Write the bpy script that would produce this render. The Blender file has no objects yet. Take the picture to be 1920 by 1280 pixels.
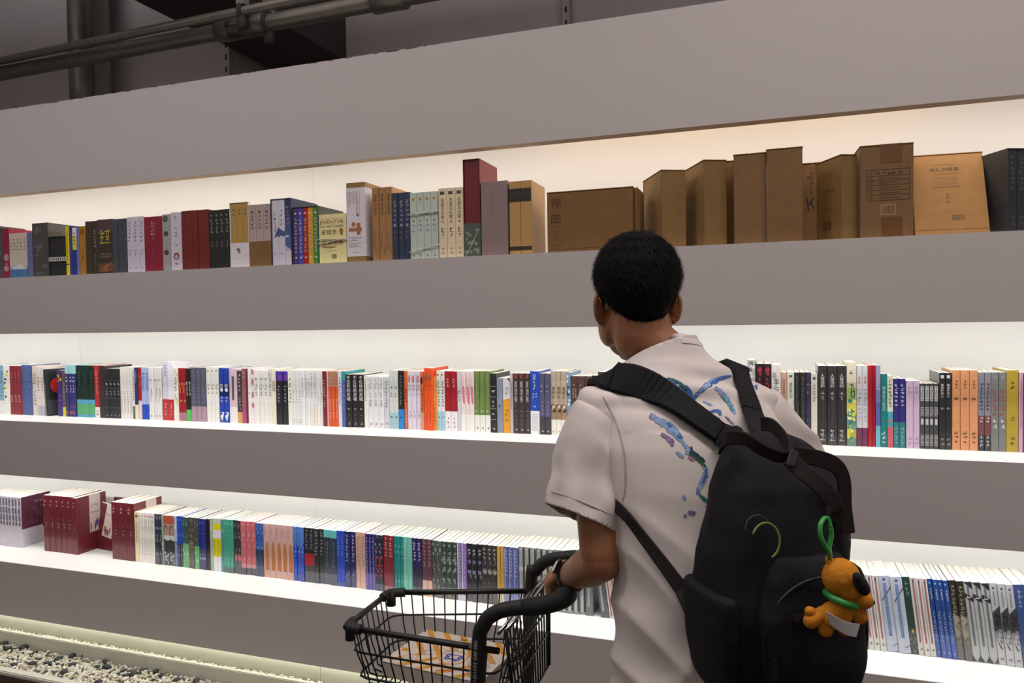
import bpy, bmesh, math, random
from mathutils import Vector, Matrix, noise
from mathutils.bvhtree import BVHTree

R = math.radians
SC = bpy.context.scene
COL = SC.collection
# ------------------------------------------------------------------ camera, world, light, exposure
CAM_POS = Vector((0.0, -2.3, 1.5))
FPX = 1393.0
YAW, PITCH, ROLL = R(-19.33), R(-1.549), R(-0.868)
FWD = Vector((math.sin(YAW) * math.cos(PITCH), math.cos(YAW) * math.cos(PITCH), math.sin(PITCH)))
_r0 = Vector((math.cos(YAW), -math.sin(YAW), 0))
_u0 = _r0.cross(FWD)
RIGHT = math.cos(ROLL) * _r0 + math.sin(ROLL) * _u0
UP = -math.sin(ROLL) * _r0 + math.cos(ROLL) * _u0
cd = bpy.data.cameras.new('camera')
cd.sensor_width = 36.0
cd.lens = FPX / 1920.0 * 36.0
cd.clip_start = 0.05
cam = bpy.data.objects.new('camera', cd)
COL.objects.link(cam)
rot = Matrix((RIGHT, UP, -FWD)).transposed().to_4x4()
cam.matrix_world = Matrix.Translation(CAM_POS) @ rot
SC.camera = cam
SC.view_settings.view_transform = 'Standard'
SC.view_settings.look = 'None'
SC.view_settings.gamma = 1.0
SC.view_settings.exposure = 0.0
SC.view_settings.use_curve_mapping = False

w = bpy.data.worlds.new('world')
SC.world = w
w.use_nodes = True
w.node_tree.nodes['Background'].inputs['Color'].default_value = (0.9, 0.85, 0.82, 1)
w.node_tree.nodes['Background'].inputs['Strength'].default_value = 0.02


def area(name, loc, sx, sy, power, color, rx=0.0, ry=0.0, rz=0.0, spread=180):
    l = bpy.data.lights.new(name, 'AREA')
    l.shape = 'RECTANGLE'
    l.size, l.size_y = sx, sy
    l.energy = power
    l.color = color
    l.spread = R(spread)
    o = bpy.data.objects.new(name, l)
    o.location = loc
    o.rotation_euler = (rx, ry, rz)
    COL.objects.link(o)
    return o


SX0, SX1 = -5.2, 2.2                      # extent of the shelving along the wall
SLEN = SX1 - SX0
SMID = (SX0 + SX1) / 2
# LED strips tucked behind the fascias, facing down and a little towards the back panel
area('led_strip_top', (SMID, 0.085, 2.115), SLEN, 0.03, 13, (1.0, 0.91, 0.85), rx=R(38))
area('added_warm_tint', (-.15, 0.26, 2.31), 1.3, 0.02, 0.8, (1.0, 0.66, 0.33), rx=R(60))  # not a shelf fitting: added light that tints the upper back panel orange
area('led_strip_middle', (SMID, 0.085, 1.52), SLEN, 0.03, 15, (1.0, 0.985, 0.965), rx=R(14))
area('led_strip_bottom', (SMID, 0.085, 0.91), SLEN, 0.03, 15, (1.0, 0.985, 0.965), rx=R(14))
area('led_strip_plinth', (SMID, 0.035, 0.243), SLEN, 0.02, 3.4, (1.0, 1.0, 0.88))
# shop lamps hanging under the ceiling along the aisle, some farther back, then added upward fills that brighten the upper wall
area('shop_lamp', (-2.9, -1.35, 3.3), 3.0, 0.2, 36, (1.0, 0.965, 0.955))
area('shop_lamp.001', (1.0, -1.35, 3.3), 3.0, 0.2, 32, (1.0, 0.955, 0.945))
area('shop_lamp.002', (-1.0, -5.0, 3.3), 5.0, 0.25, 42, (1.0, 0.96, 0.94))
area('upper_wall_fill', (-2.9, -1.35, 3.36), 3.0, 0.2, 310, (0.97, 0.96, 1.0), rx=R(180))  # added fill facing up, no fixture; bounces off the ceiling
area('upper_wall_fill.001', (1.0, -1.35, 3.36), 3.0, 0.2, 290, (1.0, 0.94, 0.94), rx=R(180))

# ------------------------------------------------------------------ helpers


def pray(x, y):
    return RIGHT * ((x - 960) / FPX) + UP * ((640 - y) / FPX) + FWD


def at_y(x, y, Y):                          # a photo point on the upright plane at depth Y
    d = pray(x, y)
    return CAM_POS + d * ((Y - CAM_POS.y) / d.y)


def at_z(x, y, Z):                          # a photo point on the level plane at height Z
    d = pray(x, y)
    return CAM_POS + d * ((Z - CAM_POS.z) / d.z)


def lin(c):
    return c / 12.92 if c <= 0.04045 else ((c + 0.055) / 1.055) ** 2.4


def hexc(h):
    if len(h) == 3:
        h = ''.join(q * 2 for q in h)
    return tuple(lin(int(h[i:i + 2], 16) / 255) for i in (0, 2, 4))


_mats = {}


def mat(h, rough=0.5, vary=0.06, scale=40.0, bump=0.0, metal=0.0, coat=0.0, gain=1.0, spec=0.5, key=None, rng=None):
    """principled material with a little noise in the colour; h is an sRGB hex or a linear triple"""
    k = (h, rough, vary, scale, bump, metal, coat, gain, spec, key)
    if k in _mats:
        return _mats[k]
    c = hexc(h) if isinstance(h, str) else h
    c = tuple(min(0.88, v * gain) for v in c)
    m = bpy.data.materials.new('paint_%s' % (h if isinstance(h, str) else 'mix'))
    m.use_nodes = True
    nt = m.node_tree
    b = nt.nodes['Principled BSDF']
    b.inputs['Roughness'].default_value = rough
    b.inputs['Metallic'].default_value = metal
    b.inputs['Specular IOR Level'].default_value = spec
    if coat:
        b.inputs['Coat Weight'].default_value = coat
        b.inputs['Coat Roughness'].default_value = 0.12
    tc = nt.nodes.new('ShaderNodeTexCoord')
    nz = nt.nodes.new('ShaderNodeTexNoise')
    nz.inputs['Scale'].default_value = scale
    nz.inputs['Detail'].default_value = 3
    nt.links.new(tc.outputs['Object'], nz.inputs['Vector'])
    rp = nt.nodes.new('ShaderNodeValToRGB')
    rp.color_ramp.elements[0].position = 0.3
    rp.color_ramp.elements[1].position = 0.7
    rp.color_ramp.elements[0].color = (*[v * (1 - vary) for v in c], 1)
    rp.color_ramp.elements[1].color = (*[min(1, v * (1 + vary)) for v in c], 1)
    nt.links.new(nz.outputs['Fac'], rp.inputs['Fac'])
    nt.links.new(rp.outputs['Color'], b.inputs['Base Color'])
    if bump:
        bp = nt.nodes.new('ShaderNodeBump')
        bp.inputs['Strength'].default_value = bump
        bp.inputs['Distance'].default_value = 0.002
        nt.links.new(nz.outputs['Fac'], bp.inputs['Height'])
        nt.links.new(bp.outputs['Normal'], b.inputs['Normal'])
    _mats[k] = m
    return m


class MB:
    """collects verts and faces, with one material slot per distinct material"""

    def __init__(self):
        self.v, self.f, self.mi, self.mats = [], [], [], []

    def slot(self, m):
        if m not in self.mats:
            self.mats.append(m)
        return self.mats.index(m)

    def add(self, vs, fs, m=None):
        b = len(self.v)
        self.v += [tuple(q) for q in vs]
        s = self.slot(m) if m is not None else 0
        for f in fs:
            self.f.append([b + i for i in f])
            self.mi.append(s)

    def quad(self, a, b, c, d, m=None):
        self.add([a, b, c, d], [(0, 1, 2, 3)], m)

    def box(self, x0, y0, z0, x1, y1, z1, m=None, M=None):
        vs = [Vector((x, y, z)) for z in (z0, z1) for y in (y0, y1) for x in (x0, x1)]
        if M is not None:
            vs = [M @ q for q in vs]
        self.add(vs, [(0, 2, 3, 1), (4, 5, 7, 6), (0, 1, 5, 4), (2, 6, 7, 3), (0, 4, 6, 2), (1, 3, 7, 5)], m)

    def bbox(self, x0, y0, z0, x1, y1, z1, bv, m=None, M=None):
        """box with chamfered edges"""
        bm = bmesh.new()
        bmesh.ops.create_cube(bm, size=1)
        for q in bm.verts:
            q.co = Vector((x0 + (q.co.x + .5) * (x1 - x0), y0 + (q.co.y + .5) * (y1 - y0), z0 + (q.co.z + .5) * (z1 - z0)))
        bmesh.ops.bevel(bm, geom=bm.edges[:], offset=bv, segments=2, affect='EDGES')
        bm.verts.index_update()
        vs = [q.co.copy() for q in bm.verts]
        if M is not None:
            vs = [M @ q for q in vs]
        self.add(vs, [[q.index for q in f.verts] for f in bm.faces], m)
        bm.free()

    def tube(self, pts, rad, n=8, m=None, closed=False, caps=True):
        pts = [Vector(p) for p in pts]
        N = len(pts)
        rads = rad if isinstance(rad, (list, tuple)) else [rad] * N
        tang = []
        for i in range(N):
            a = pts[(i - 1) % N] if (closed or i > 0) else pts[i]
            c = pts[(i + 1) % N] if (closed or i < N - 1) else pts[i]
            tang.append((c - a).normalized())
        ref = Vector((0, 0, 1)) if abs(tang[0].z) < 0.9 else Vector((1, 0, 0))
        nrm = (ref - tang[0] * ref.dot(tang[0])).normalized()
        vs = []
        for i in range(N):
            nrm = (nrm - tang[i] * nrm.dot(tang[i])).normalized()
            bi = tang[i].cross(nrm)
            for k in range(n):
                an = 2 * math.pi * k / n
                vs.append(pts[i] + (nrm * math.cos(an) + bi * math.sin(an)) * rads[i])
        fs = []
        for i in range(N if closed else N - 1):
            for k in range(n):
                j = (i + 1) % N
                fs.append((i * n + k, i * n + (k + 1) % n, j * n + (k + 1) % n, j * n + k))
        if caps and not closed:
            fs.append(tuple(range(n))[::-1])
            fs.append(tuple((N - 1) * n + k for k in range(n)))
        self.add(vs, fs, m)

    def loft(self, rings, m=None, caps=True):
        n = len(rings[0])
        vs = [q for r in rings for q in r]
        fs = []
        for i in range(len(rings) - 1):
            for k in range(n):
                fs.append((i * n + k, i * n + (k + 1) % n, (i + 1) * n + (k + 1) % n, (i + 1) * n + k))
        if caps:
            fs.append(tuple(range(n))[::-1])
            fs.append(tuple((len(rings) - 1) * n + k for k in range(n)))
        self.add(vs, fs, m)

    def ell(self, c, rx, ry, rz, M=None, m=None, nu=16, nv=10):
        c = Vector(c)
        vs, fs = [], []
        for j in range(nv + 1):
            t = math.pi * j / nv
            for i in range(nu):
                p = 2 * math.pi * i / nu
                q = Vector((rx * math.sin(t) * math.cos(p), ry * math.sin(t) * math.sin(p), rz * math.cos(t)))
                vs.append(c + (M @ q if M is not None else q))
        for j in range(nv):
            for i in range(nu):
                fs.append((j * nu + i, (j + 1) * nu + i, (j + 1) * nu + (i + 1) % nu, j * nu + (i + 1) % nu))
        self.add(vs, fs, m)

    def mesh(self, name, smooth=False):
        me = bpy.data.meshes.new(name)
        me.from_pydata(self.v, [], self.f)
        for m in self.mats:
            me.materials.append(m)
        if len(self.mats) > 1:
            me.polygons.foreach_set('material_index', self.mi)
        if smooth:
            me.polygons.foreach_set('use_smooth', [True] * len(me.polygons))
        me.update()
        return me

    def build(self, name, parent=None, smooth=False, loc=None):
        return put(name, self.mesh(name, smooth), parent, loc)


def put(name, me, parent=None, loc=None):
    o = bpy.data.objects.new(name, me)
    COL.objects.link(o)
    if parent is not None:
        o.parent = parent
    if loc is not None:
        o.location = loc
    return o


def thing(name, label, cat, loc=(0, 0, 0), rz=0.0, group=None, kind=None):
    o = bpy.data.objects.new(name, None)
    o.empty_display_size = 0.05
    COL.objects.link(o)
    o.location = loc
    o.rotation_euler = (0, 0, rz)
    tag(o, label, cat, group, kind)
    return o


def tag(o, label=None, cat=None, group=None, kind=None):
    if label:
        o['label'] = label
    if cat:
        o['category'] = cat
    if group:
        o['group'] = group
    if kind:
        o['kind'] = kind
    return o


def copy_tree(root, kids):
    c = root.copy()
    COL.objects.link(c)
    for k, subs in kids:
        q = k.copy()
        COL.objects.link(q)
        q.parent = c
        for s in subs:
            t = s.copy()
            COL.objects.link(t)
            t.parent = q
    return c


def bez(pts, n=8, closed=False):
    """smooth curve through points (Catmull-Rom)"""
    P = [Vector(p) for p in pts]
    out = []
    N = len(P)
    for i in range(N if closed else N - 1):
        if closed:
            a, b, c, d = P[i - 1], P[i], P[(i + 1) % N], P[(i + 2) % N]
        else:
            a, b, c, d = P[max(0, i - 1)], P[i], P[i + 1], P[min(N - 1, i + 2)]
        for k in range(n):
            t = k / n
            out.append(0.5 * ((2 * b) + (c - a) * t + (2 * a - 5 * b + 4 * c - d) * t * t + (3 * b - a - 3 * c + d) * t ** 3))
    if not closed:
        out.append(P[-1])
    return out


_txt = {}


def text_data(body, size, vertical=True, shear=0.0):
    """lettering as flat geometry in the x-z plane, centred: (verts, faces)"""
    k = (body, size, vertical, shear)
    if k in _txt:
        return _txt[k]
    cu = bpy.data.curves.new('lettering', 'FONT')
    cu.body = '\n'.join(body) if vertical else body
    cu.size = size
    cu.space_line = 1.0
    cu.resolution_u = 2
    cu.shear = shear
    cu.align_x = 'CENTER'
    cu.align_y = 'CENTER'
    o = bpy.data.objects.new('lettering', cu)
    COL.objects.link(o)
    dg = bpy.context.evaluated_depsgraph_get()
    me = bpy.data.meshes.new_from_object(o.evaluated_get(dg))
    vs = [(q.co.x, 0.0, q.co.y) for q in me.vertices]
    fs = [tuple(p.vertices) for p in me.polygons]
    if vs:
        cx = (min(q[0] for q in vs) + max(q[0] for q in vs)) / 2
        cz = (min(q[2] for q in vs) + max(q[2] for q in vs)) / 2
        vs = [(q[0] - cx, 0.0, q[2] - cz) for q in vs]
    bpy.data.objects.remove(o)
    bpy.data.curves.remove(cu)
    bpy.data.meshes.remove(me)
    _txt[k] = (vs, fs)
    return _txt[k]


def ink(h):
    return mat(h, rough=0.6, vary=0.02)


def put_text(mb, body, size, x, z, y, h, vertical=True, wmax=None, hmax=None, shear=0.0, M=None):
    vs, fs = text_data(body, size, vertical, shear)
    if not vs:
        return
    sx = sz = 1.0
    if wmax:
        ww = max(q[0] for q in vs) - min(q[0] for q in vs)
        sx = min(1.0, wmax / max(ww, 1e-6)) if not hmax else wmax / max(ww, 1e-6)
    if hmax:
        hh = max(q[2] for q in vs) - min(q[2] for q in vs)
        sz = hmax / max(hh, 1e-6)
    out = [Vector((x + q[0] * sx, y, z + q[2] * sz)) for q in vs]
    if M is not None:
        out = [M @ q for q in out]
    mb.add(out, fs, ink(h))


def scribble(mb, x, zlo, zhi, s, y, h, rng, horizontal=False, M=None):
    """a line of print too small to read: loose strokes in character-size cells"""
    m = ink(h)
    L = zhi - zlo
    n = max(1, int(L / (s * 1.15)))
    for i in range(n):
        c = zlo + (i + 0.5) * L / n
        for k in range(4):
            a, b = rng.uniform(-.5, .5), rng.uniform(-.5, .5)
            if k % 2:
                dx, dz = s * rng.uniform(.25, .5), s * .07
            else:
                dx, dz = s * .07, s * rng.uniform(.2, .45)
            px, pz = (x + a * s * .6, c + b * s * .7)
            if horizontal:
                px, pz = c + a * s * .6, x + b * s * .7
            q = [Vector((px - dx, y, pz - dz)), Vector((px + dx, y, pz - dz)), Vector((px + dx, y, pz + dz)), Vector((px - dx, y, pz + dz))]
            if M is not None:
                q = [M @ t for t in q]
            mb.add(q, [(0, 1, 2, 3)], m)


def disc(mb, x, z, rx, rz, y, h, n=18, a0=0.0, a1=2 * math.pi, M=None):
    vs = [Vector((x + rx * math.cos(a0 + (a1 - a0) * i / n), y, z + rz * math.sin(a0 + (a1 - a0) * i / n))) for i in range(n)]
    if M is not None:
        vs = [M @ q for q in vs]
    mb.add(vs, [tuple(range(n))], ink(h))


def rect(mb, x0, z0, x1, z1, y, h, M=None):
    q = [Vector((x0, y, z0)), Vector((x1, y, z0)), Vector((x1, y, z1)), Vector((x0, y, z1))]
    if M is not None:
        q = [M @ t for t in q]
    mb.add(q, [(0, 1, 2, 3)], ink(h))


# ------------------------------------------------------------------ the setting
M_WALL = mat('b8b0ae', rough=0.8, vary=0.05, scale=3)
M_CEIL = mat('6f6a68', rough=0.9, vary=0.08, scale=2)
M_FLOOR = mat('43362f', rough=0.55, vary=0.12, scale=6)


def brushed(h):
    """painted board with long faint brush streaks"""
    m = bpy.data.materials.new('painted_board')
    m.use_nodes = True
    nt = m.node_tree
    b = nt.nodes['Principled BSDF']
    b.inputs['Roughness'].default_value = 0.55
    b.inputs['Specular IOR Level'].default_value = 0.3
    tc = nt.nodes.new('ShaderNodeTexCoord')
    mp = nt.nodes.new('ShaderNodeMapping')
    mp.inputs['Scale'].default_value = (1.5, 45, 45)
    nz = nt.nodes.new('ShaderNodeTexNoise')
    nz.inputs['Scale'].default_value = 4
    nz.inputs['Detail'].default_value = 5
    rp = nt.nodes.new('ShaderNodeValToRGB')
    c = hexc(h)
    rp.color_ramp.elements[0].position = 0.25
    rp.color_ramp.elements[1].position = 0.75
    rp.color_ramp.elements[0].color = (*[v * .975 for v in c], 1)
    rp.color_ramp.elements[1].color = (*[v * 1.02 for v in c], 1)
    bp = nt.nodes.new('ShaderNodeBump')
    bp.inputs['Strength'].default_value = 0.05
    bp.inputs['Distance'].default_value = 0.001
    for a, q in ((tc.outputs['Object'], mp.inputs['Vector']), (mp.outputs['Vector'], nz.inputs['Vector']), (nz.outputs['Fac'], rp.inputs['Fac']),
                 (rp.outputs['Color'], b.inputs['Base Color']), (nz.outputs['Fac'], bp.inputs['Height']), (bp.outputs['Normal'], b.inputs['Normal'])):
        nt.links.new(a, q)
    return m


M_FASCIA = brushed('b6aeab')
M_WOOD = mat('a5927a', rough=0.7, vary=0.12, scale=25)
M_WHITE = mat('ebeae6', rough=0.45, vary=0.015, scale=4)


def struct(name, mb, smooth=False):
    return tag(mb.build(name, None, smooth), kind='structure')


RX0, RX1, RY0, RY1, RH = -7.5, 4.5, -7.0, 2.0, 4.4
for nm, a, m in (('floor', (RX0, RY0, -.1, RX1, RY1, 0), M_FLOOR), ('ceiling', (RX0, RY0, RH, RX1, RY1, RH + .1), M_CEIL),
                 ('wall_back', (RX0, RY1, 0, RX1, RY1 + .1, RH), M_WALL), ('wall_front', (RX0, RY0 - .1, 0, RX1, RY0, RH), M_WALL),
                 ('wall_left', (RX0 - .1, RY0, 0, RX0, RY1, RH), M_WALL), ('wall_right', (RX1, RY0, 0, RX1 + .1, RY1, RH), M_WALL)):
    b = MB()
    b.box(*a, m)
    struct(nm, b)

# shelving built along the wall
Z1, Z2, Z3 = 1.7195, 1.103, 0.483          # tops of the three shelf boards
F = [(2.075, 2.434), (1.479, 1.7195), (0.8665, 1.1035), (0.246, 0.4835)]   # fascia bottom and top
YW = 0.40                                   # front of the back panels
FT = 0.05                                   # thickness of the fascias
shelf = thing('wall_bookcase', 'long built-in white bookcase with three backlit shelves and grey front boards', 'bookcase', (0, 0, 0))
for k, (z0, z1) in enumerate(F):
    b = MB()
    b.box(SX0, 0, z0, SX1, 0.004, z1, M_FASCIA)
    b.box(SX0, 0.004, z0, SX1, FT, z1 if k == 0 else z1 - 0.001, M_WOOD if k == 0 else M_WHITE)
    b.build('front_board', shelf)
for z in (Z1, Z2, Z3):
    b = MB()
    b.box(SX0, 0.004 if z != Z1 else FT, z - 0.03, SX1, YW, z, M_WHITE)
    b.build('shelf_board', shelf)
# back panels with hairline joints, at the places where the photo shows a joint
jt = {0: [SX0, at_y(587, 330, YW).x, SX1], 1: [SX0, at_y(150, 650, YW).x, SX1], 2: [SX0, at_y(592, 945, YW).x, SX1]}
for k, (z0, z1) in enumerate(((Z1, 2.43), (Z2, Z1 - .03), (Z3, Z2 - .03))):
    for i in range(2):
        b = MB()
        b.box(jt[k][i] + .0006, YW, z0, jt[k][i + 1] - .0006, YW + .018, z1, M_WHITE)
        b.build('back_panel', shelf)
# boards closing the compartments above the light strips
for z0, z1 in ((2.40, 2.43),):
    b = MB()
    b.box(SX0, FT, z0, SX1, YW, z1, M_WHITE)
    b.build('top_board', shelf)
b = MB()
b.box(SX0, FT, Z3 - .03, SX0 + .03, YW, 2.40, M_WHITE)
b.build('end_board', shelf)
b = MB()
b.box(SX1 - .03, FT, Z3 - .03, SX1, YW, 2.40, M_WHITE)
b.build('end_board', shelf)
# flaking paint along the top edge of the upper front board
rng = random.Random(4)
b = MB()
for i in range(46):
    x = rng.uniform(-3.4, -1.0)
    l, t = rng.uniform(.004, .03), rng.uniform(.001, .0035)
    b.quad((x, -.0006, 2.434 - t), (x + l, -.0006, 2.434 - t * rng.uniform(.3, 1)), (x + l, -.0006, 2.434), (x, -.0006, 2.434), ink('6d5038'))
tag(b.build('chipped_paint', shelf), kind='stuff')

# gravel trough along the foot of the bookcase
trough = thing('gravel_trough', 'low white trough of white gravel and dark pebbles under the bookcase', 'trough', (0, 0, 0))
M_TRIM = mat('cac9b8', rough=0.5, vary=0.04, scale=5)
jx = at_y(602, 1270, .06).x
for x0, x1 in ((SX0, jx), (jx, SX1)):
    b = MB()
    b.box(x0 + .0008, .055, .02, x1 - .0008, .075, .30, M_TRIM)
    b.build('back_board', trough)
b = MB()
b.bbox(SX0, .0, .02, SX1, .018, .176, .003, M_TRIM)
b.build('divider', trough)
b = MB()
b.bbox(SX0, -.225, .0, SX1, -.19, .142, .004, M_TRIM)
b.box(SX0, -.229, .0, SX1, -.2255, .128, mat('4b3a31', rough=.6))
b.build('kerb', trough)
b = MB()
b.box(SX0, -.19, .0, SX1, .0, .108, mat('8f8c7c', rough=.9))
b.box(SX0, .018, .0, SX1, .055, .148, mat('8f8c7c', rough=.9))
b.build('gravel_bed', trough)
ico = bmesh.new()
bmesh.ops.create_icosphere(ico, subdivisions=1, radius=1)
ico.verts.index_update()
IV = [q.co.copy() for q in ico.verts]
IF = [tuple(q.index for q in f.verts) for f in ico.faces]
ico.free()
rng = random.Random(11)
b = MB()
gm = [mat('d9d5c4', rough=.7, vary=.1), mat('cfc6ac', rough=.7, vary=.1), mat('e6e3d8', rough=.7), mat('b8ab8a', rough=.7, vary=.15)]


def pebble(b, x, y, z, r, m, rng, flat=.7):
    M = Matrix.Rotation(rng.uniform(0, 6.3), 3, 'Z') @ Matrix.Rotation(rng.uniform(-.6, .6), 3, 'X') @ Matrix.Diagonal((r * rng.uniform(.9, 1.45), r * rng.uniform(.7, 1.0), r * flat * rng.uniform(.8, 1.15)))
    b.add([Vector((x, y, z)) + M @ q for q in IV], IF, m)


for i in range(5200):
    x = rng.uniform(-4.2, -1.1)
    y = rng.uniform(-.185, -.006)
    pebble(b, x, y, .118 + rng.uniform(-.002, .008), rng.uniform(.0055, .0085), gm[rng.choice((0, 0, 1, 2, 2, 3))], rng)
for i in range(1900):
    x = rng.uniform(-4.2, -1.1)
    pebble(b, x, rng.uniform(.023, .05), .157 + rng.uniform(-.002, .006), rng.uniform(.004, .0062), gm[rng.choice((0, 2, 2, 2))], rng)
g = b.build('white_gravel', None, True)
tag(g, 'white gravel filling the trough at the foot of the bookcase', 'gravel', kind='stuff')
dk = [(8, 1206), (14, 1215), (44, 1213), (66, 1223), (110, 1235), (26, 1245), (60, 1243), (90, 1243), (136, 1228), (120, 1259), (136, 1245), (182, 1249), (196, 1240), (200, 1250),
      (160, 1226), (232, 1257), (236, 1265), (250, 1263), (268, 1255), (292, 1258), (302, 1265), (330, 1274), (368, 1276), (185, 1278)]
dm = mat('3c4044', rough=.6, vary=.12)
for i, (px, py) in enumerate(dk):
    p = at_z(px, py, .128)
    b = MB()
    pebble(b, 0, 0, 0, rng.uniform(.012, .019), dm, rng, .6)
    o = b.build('dark_pebble', None, True, p)
    tag(o, 'smooth dark grey pebble lying on the white gravel', 'pebble', 'dark pebbles on the gravel')

# ------------------------------------------------------------------ pipes and beams above the bookcase
M_PIPE = mat('7d786e', rough=.42, vary=.12, scale=14, metal=.55)
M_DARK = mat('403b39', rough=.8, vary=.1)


def ptd(x, y, t):                           # a photo point at distance t along the view axis
    return CAM_POS + pray(x, y) * t


def run_pipe(name, label, p0, p1, r, clamps, sleeves=()):
    t = thing(name, label, 'pipe', p0)
    d = (p1 - p0)
    b = MB()
    b.tube([(0, 0, 0), d * .5, d], r, 20, M_PIPE)
    b.build('pipe', t, True)
    for f in clamps:
        c = d * f
        u = d.normalized()
        up = (Vector((0, 0, 1)) - u * u.z).normalized()
        sd = u.cross(up)
        b = MB()
        ring = [c + (up * math.cos(a) + sd * math.sin(a)) * (r + .006) for a in [2 * math.pi * i / 20 for i in range(20)]]
        b.tube(ring, .011, 6, M_DARK, closed=True)
        b.box(-.018, -.018, -r - .055, .018, .018, -r - .005, M_DARK, Matrix.Translation(c))
        o = b.build('clamp', t, True)
        b = MB()
        zt = RH - (p0 + c).z
        b.box(-.02, -.02, r + .004, .02, .02, zt, mat('8a8580', rough=.6), Matrix.Translation(c))
        b.build('hanger', o)
    for f in sleeves:
        b = MB()
        b.tube([d * (f - .02), d * (f + .02)], r + .012, 20, M_PIPE)
        b.build('coupling', t, True)
    return t


run_pipe('ceiling_pipe', 'thick grey metal pipe slanting under the ceiling, lower of the two', ptd(-120, 161, 4.5), ptd(1000, -52, 2.95), .039, (.658,), (.60, .62, .64, .828))
run_pipe('ceiling_pipe', 'thin grey metal pipe slanting under the ceiling above the thick one', ptd(-120, 139, 4.45), ptd(760, -42, 2.95), .0205, (.74,))
t = thing('riser_pipe', 'upright grey pipe rising behind the top of the bookcase', 'pipe', (at_y(152, 100, 1.25).x, 1.25, 0))
b = MB()
b.tube([(0, 0, 2.0), (0, 0, RH)], .072, 24, M_PIPE)
b.build('pipe', t, True)
b = MB()
b.tube([(0, 0, 2.52), (0, 0, 2.58)], .079, 24, M_PIPE)
b.build('coupling', t, True)
t = thing('riser_pipe', 'pale painted upright pipe beside the grey riser', 'pipe', (at_y(186, 100, 1.46).x, 1.46, 0))
b = MB()
b.tube([(0, 0, 2.0), (0, 0, RH)], .066, 20, M_WALL)
b.build('pipe', t, True)

b = MB()                                    # boxed-in bulkhead left of the beam
p = at_y(424, 110, 1.56)
b.box(RX0, 1.56, 0, p.x, RY1, RH, M_WALL)
struct('wall_bulkhead', b)
b = MB()                                    # dark underside of the deep beam that runs to the back wall
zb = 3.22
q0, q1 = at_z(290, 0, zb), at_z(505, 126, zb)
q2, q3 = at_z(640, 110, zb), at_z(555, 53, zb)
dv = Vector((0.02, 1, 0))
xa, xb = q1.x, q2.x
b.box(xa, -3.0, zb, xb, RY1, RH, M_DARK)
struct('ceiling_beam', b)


def strut(px, py, Y, z0, label):
    p = at_y(px, py, Y)
    t = thing('slotted_strut', label, 'strut', (p.x, Y, z0))
    H = RH - z0
    b = MB()
    sm = mat('a39d99', rough=.5, metal=.2)
    b.box(-.022, 0, 0, .022, .003, H, sm)
    b.box(-.022, .003, 0, -.019, .04, H, sm)
    b.box(.019, .003, 0, .022, .04, H, sm)
    o = b.build('rail', t)
    n = int(H / .075)
    for i in range(n):
        b = MB()
        b.bbox(-.006, -.0012, .02 + i * .075, .006, -.0002, .055 + i * .075, .0004, mat('1d1a19', rough=.9))
        b.build('slot', t)
    return t


strut(424, 110, 1.51, 2.30, 'pale slotted metal strut at the corner of the bulkhead above the bookcase')
strut(1061, 20, 1.95, 2.30, 'pale slotted metal strut on the back wall, right of the pipes')

# ------------------------------------------------------------------ books
ORD = ['first', 'second', 'third', 'fourth', 'fifth', 'sixth', 'seventh', 'eighth', 'ninth', 'tenth', 'eleventh', 'twelfth']
NUM = ['', 'one', 'two', 'three', 'four', 'five', 'six', 'seven', 'eight', 'nine', 'ten', 'eleven', 'twelve']
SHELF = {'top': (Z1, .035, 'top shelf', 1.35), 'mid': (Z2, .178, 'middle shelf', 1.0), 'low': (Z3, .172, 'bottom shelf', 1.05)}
PAGES = mat('f1ece0', rough=.85, vary=.05, scale=160)
PAGES2 = mat('e6dcc6', rough=.85, vary=.06, scale=160)
_lab = {}


def cover_mesh(w, d, h, t, stops, gain, rough, coat, flare=.0):
    """spine and two boards as one bent sheet; stops = [(colour, upper end as a fraction of the height)]"""
    mb = MB()
    r = min(.0022, w * .25)
    prof = [(0, d), (0, r), (r * .3, r * .3), (r, 0), (w - r, 0), (w - r * .3, r * .3), (w, r), (w, d)]
    inn = [(t, d), (t, t), (w - t, t), (w - t, d)]
    z0 = 0.0
    for c, top in stops:
        m = mat(c, rough=rough, vary=.05, scale=90, coat=coat, gain=gain)
        z1 = top * h
        vs = [(x, y, z) for z in (z0, z1) for x, y in prof]
        mb.add(vs, [(i, i + 1, i + 9, i + 8) for i in range(7)], m)
        z0 = z1
    mi = mat(stops[-1][0], rough=rough, vary=.05, scale=90, coat=coat, gain=gain)
    vs = [(x, y, z) for z in (0, h) for x, y in inn]
    mb.add(vs, [(i + 1, i, i + 4, i + 5) for i in range(3)], mi)
    for z, fl in ((h, 0), (0, 1)):
        vs = [(x, y, z) for x, y in prof] + [(x, y, z) for x, y in inn]
        fs = [(0, 1, 9, 8), (1, 2, 3, 9), (3, 4, 10, 9), (4, 5, 6, 10), (6, 7, 11, 10)]
        mb.add(vs, [f if fl else f[::-1] for f in fs], mi)
    for a, b_ in ((0, t), (w - t, w)):
        mb.add([(a, d, 0), (b_, d, 0), (b_, d, h), (a, d, h)], [(0, 1, 2, 3)], mi)
    return mb


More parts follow.
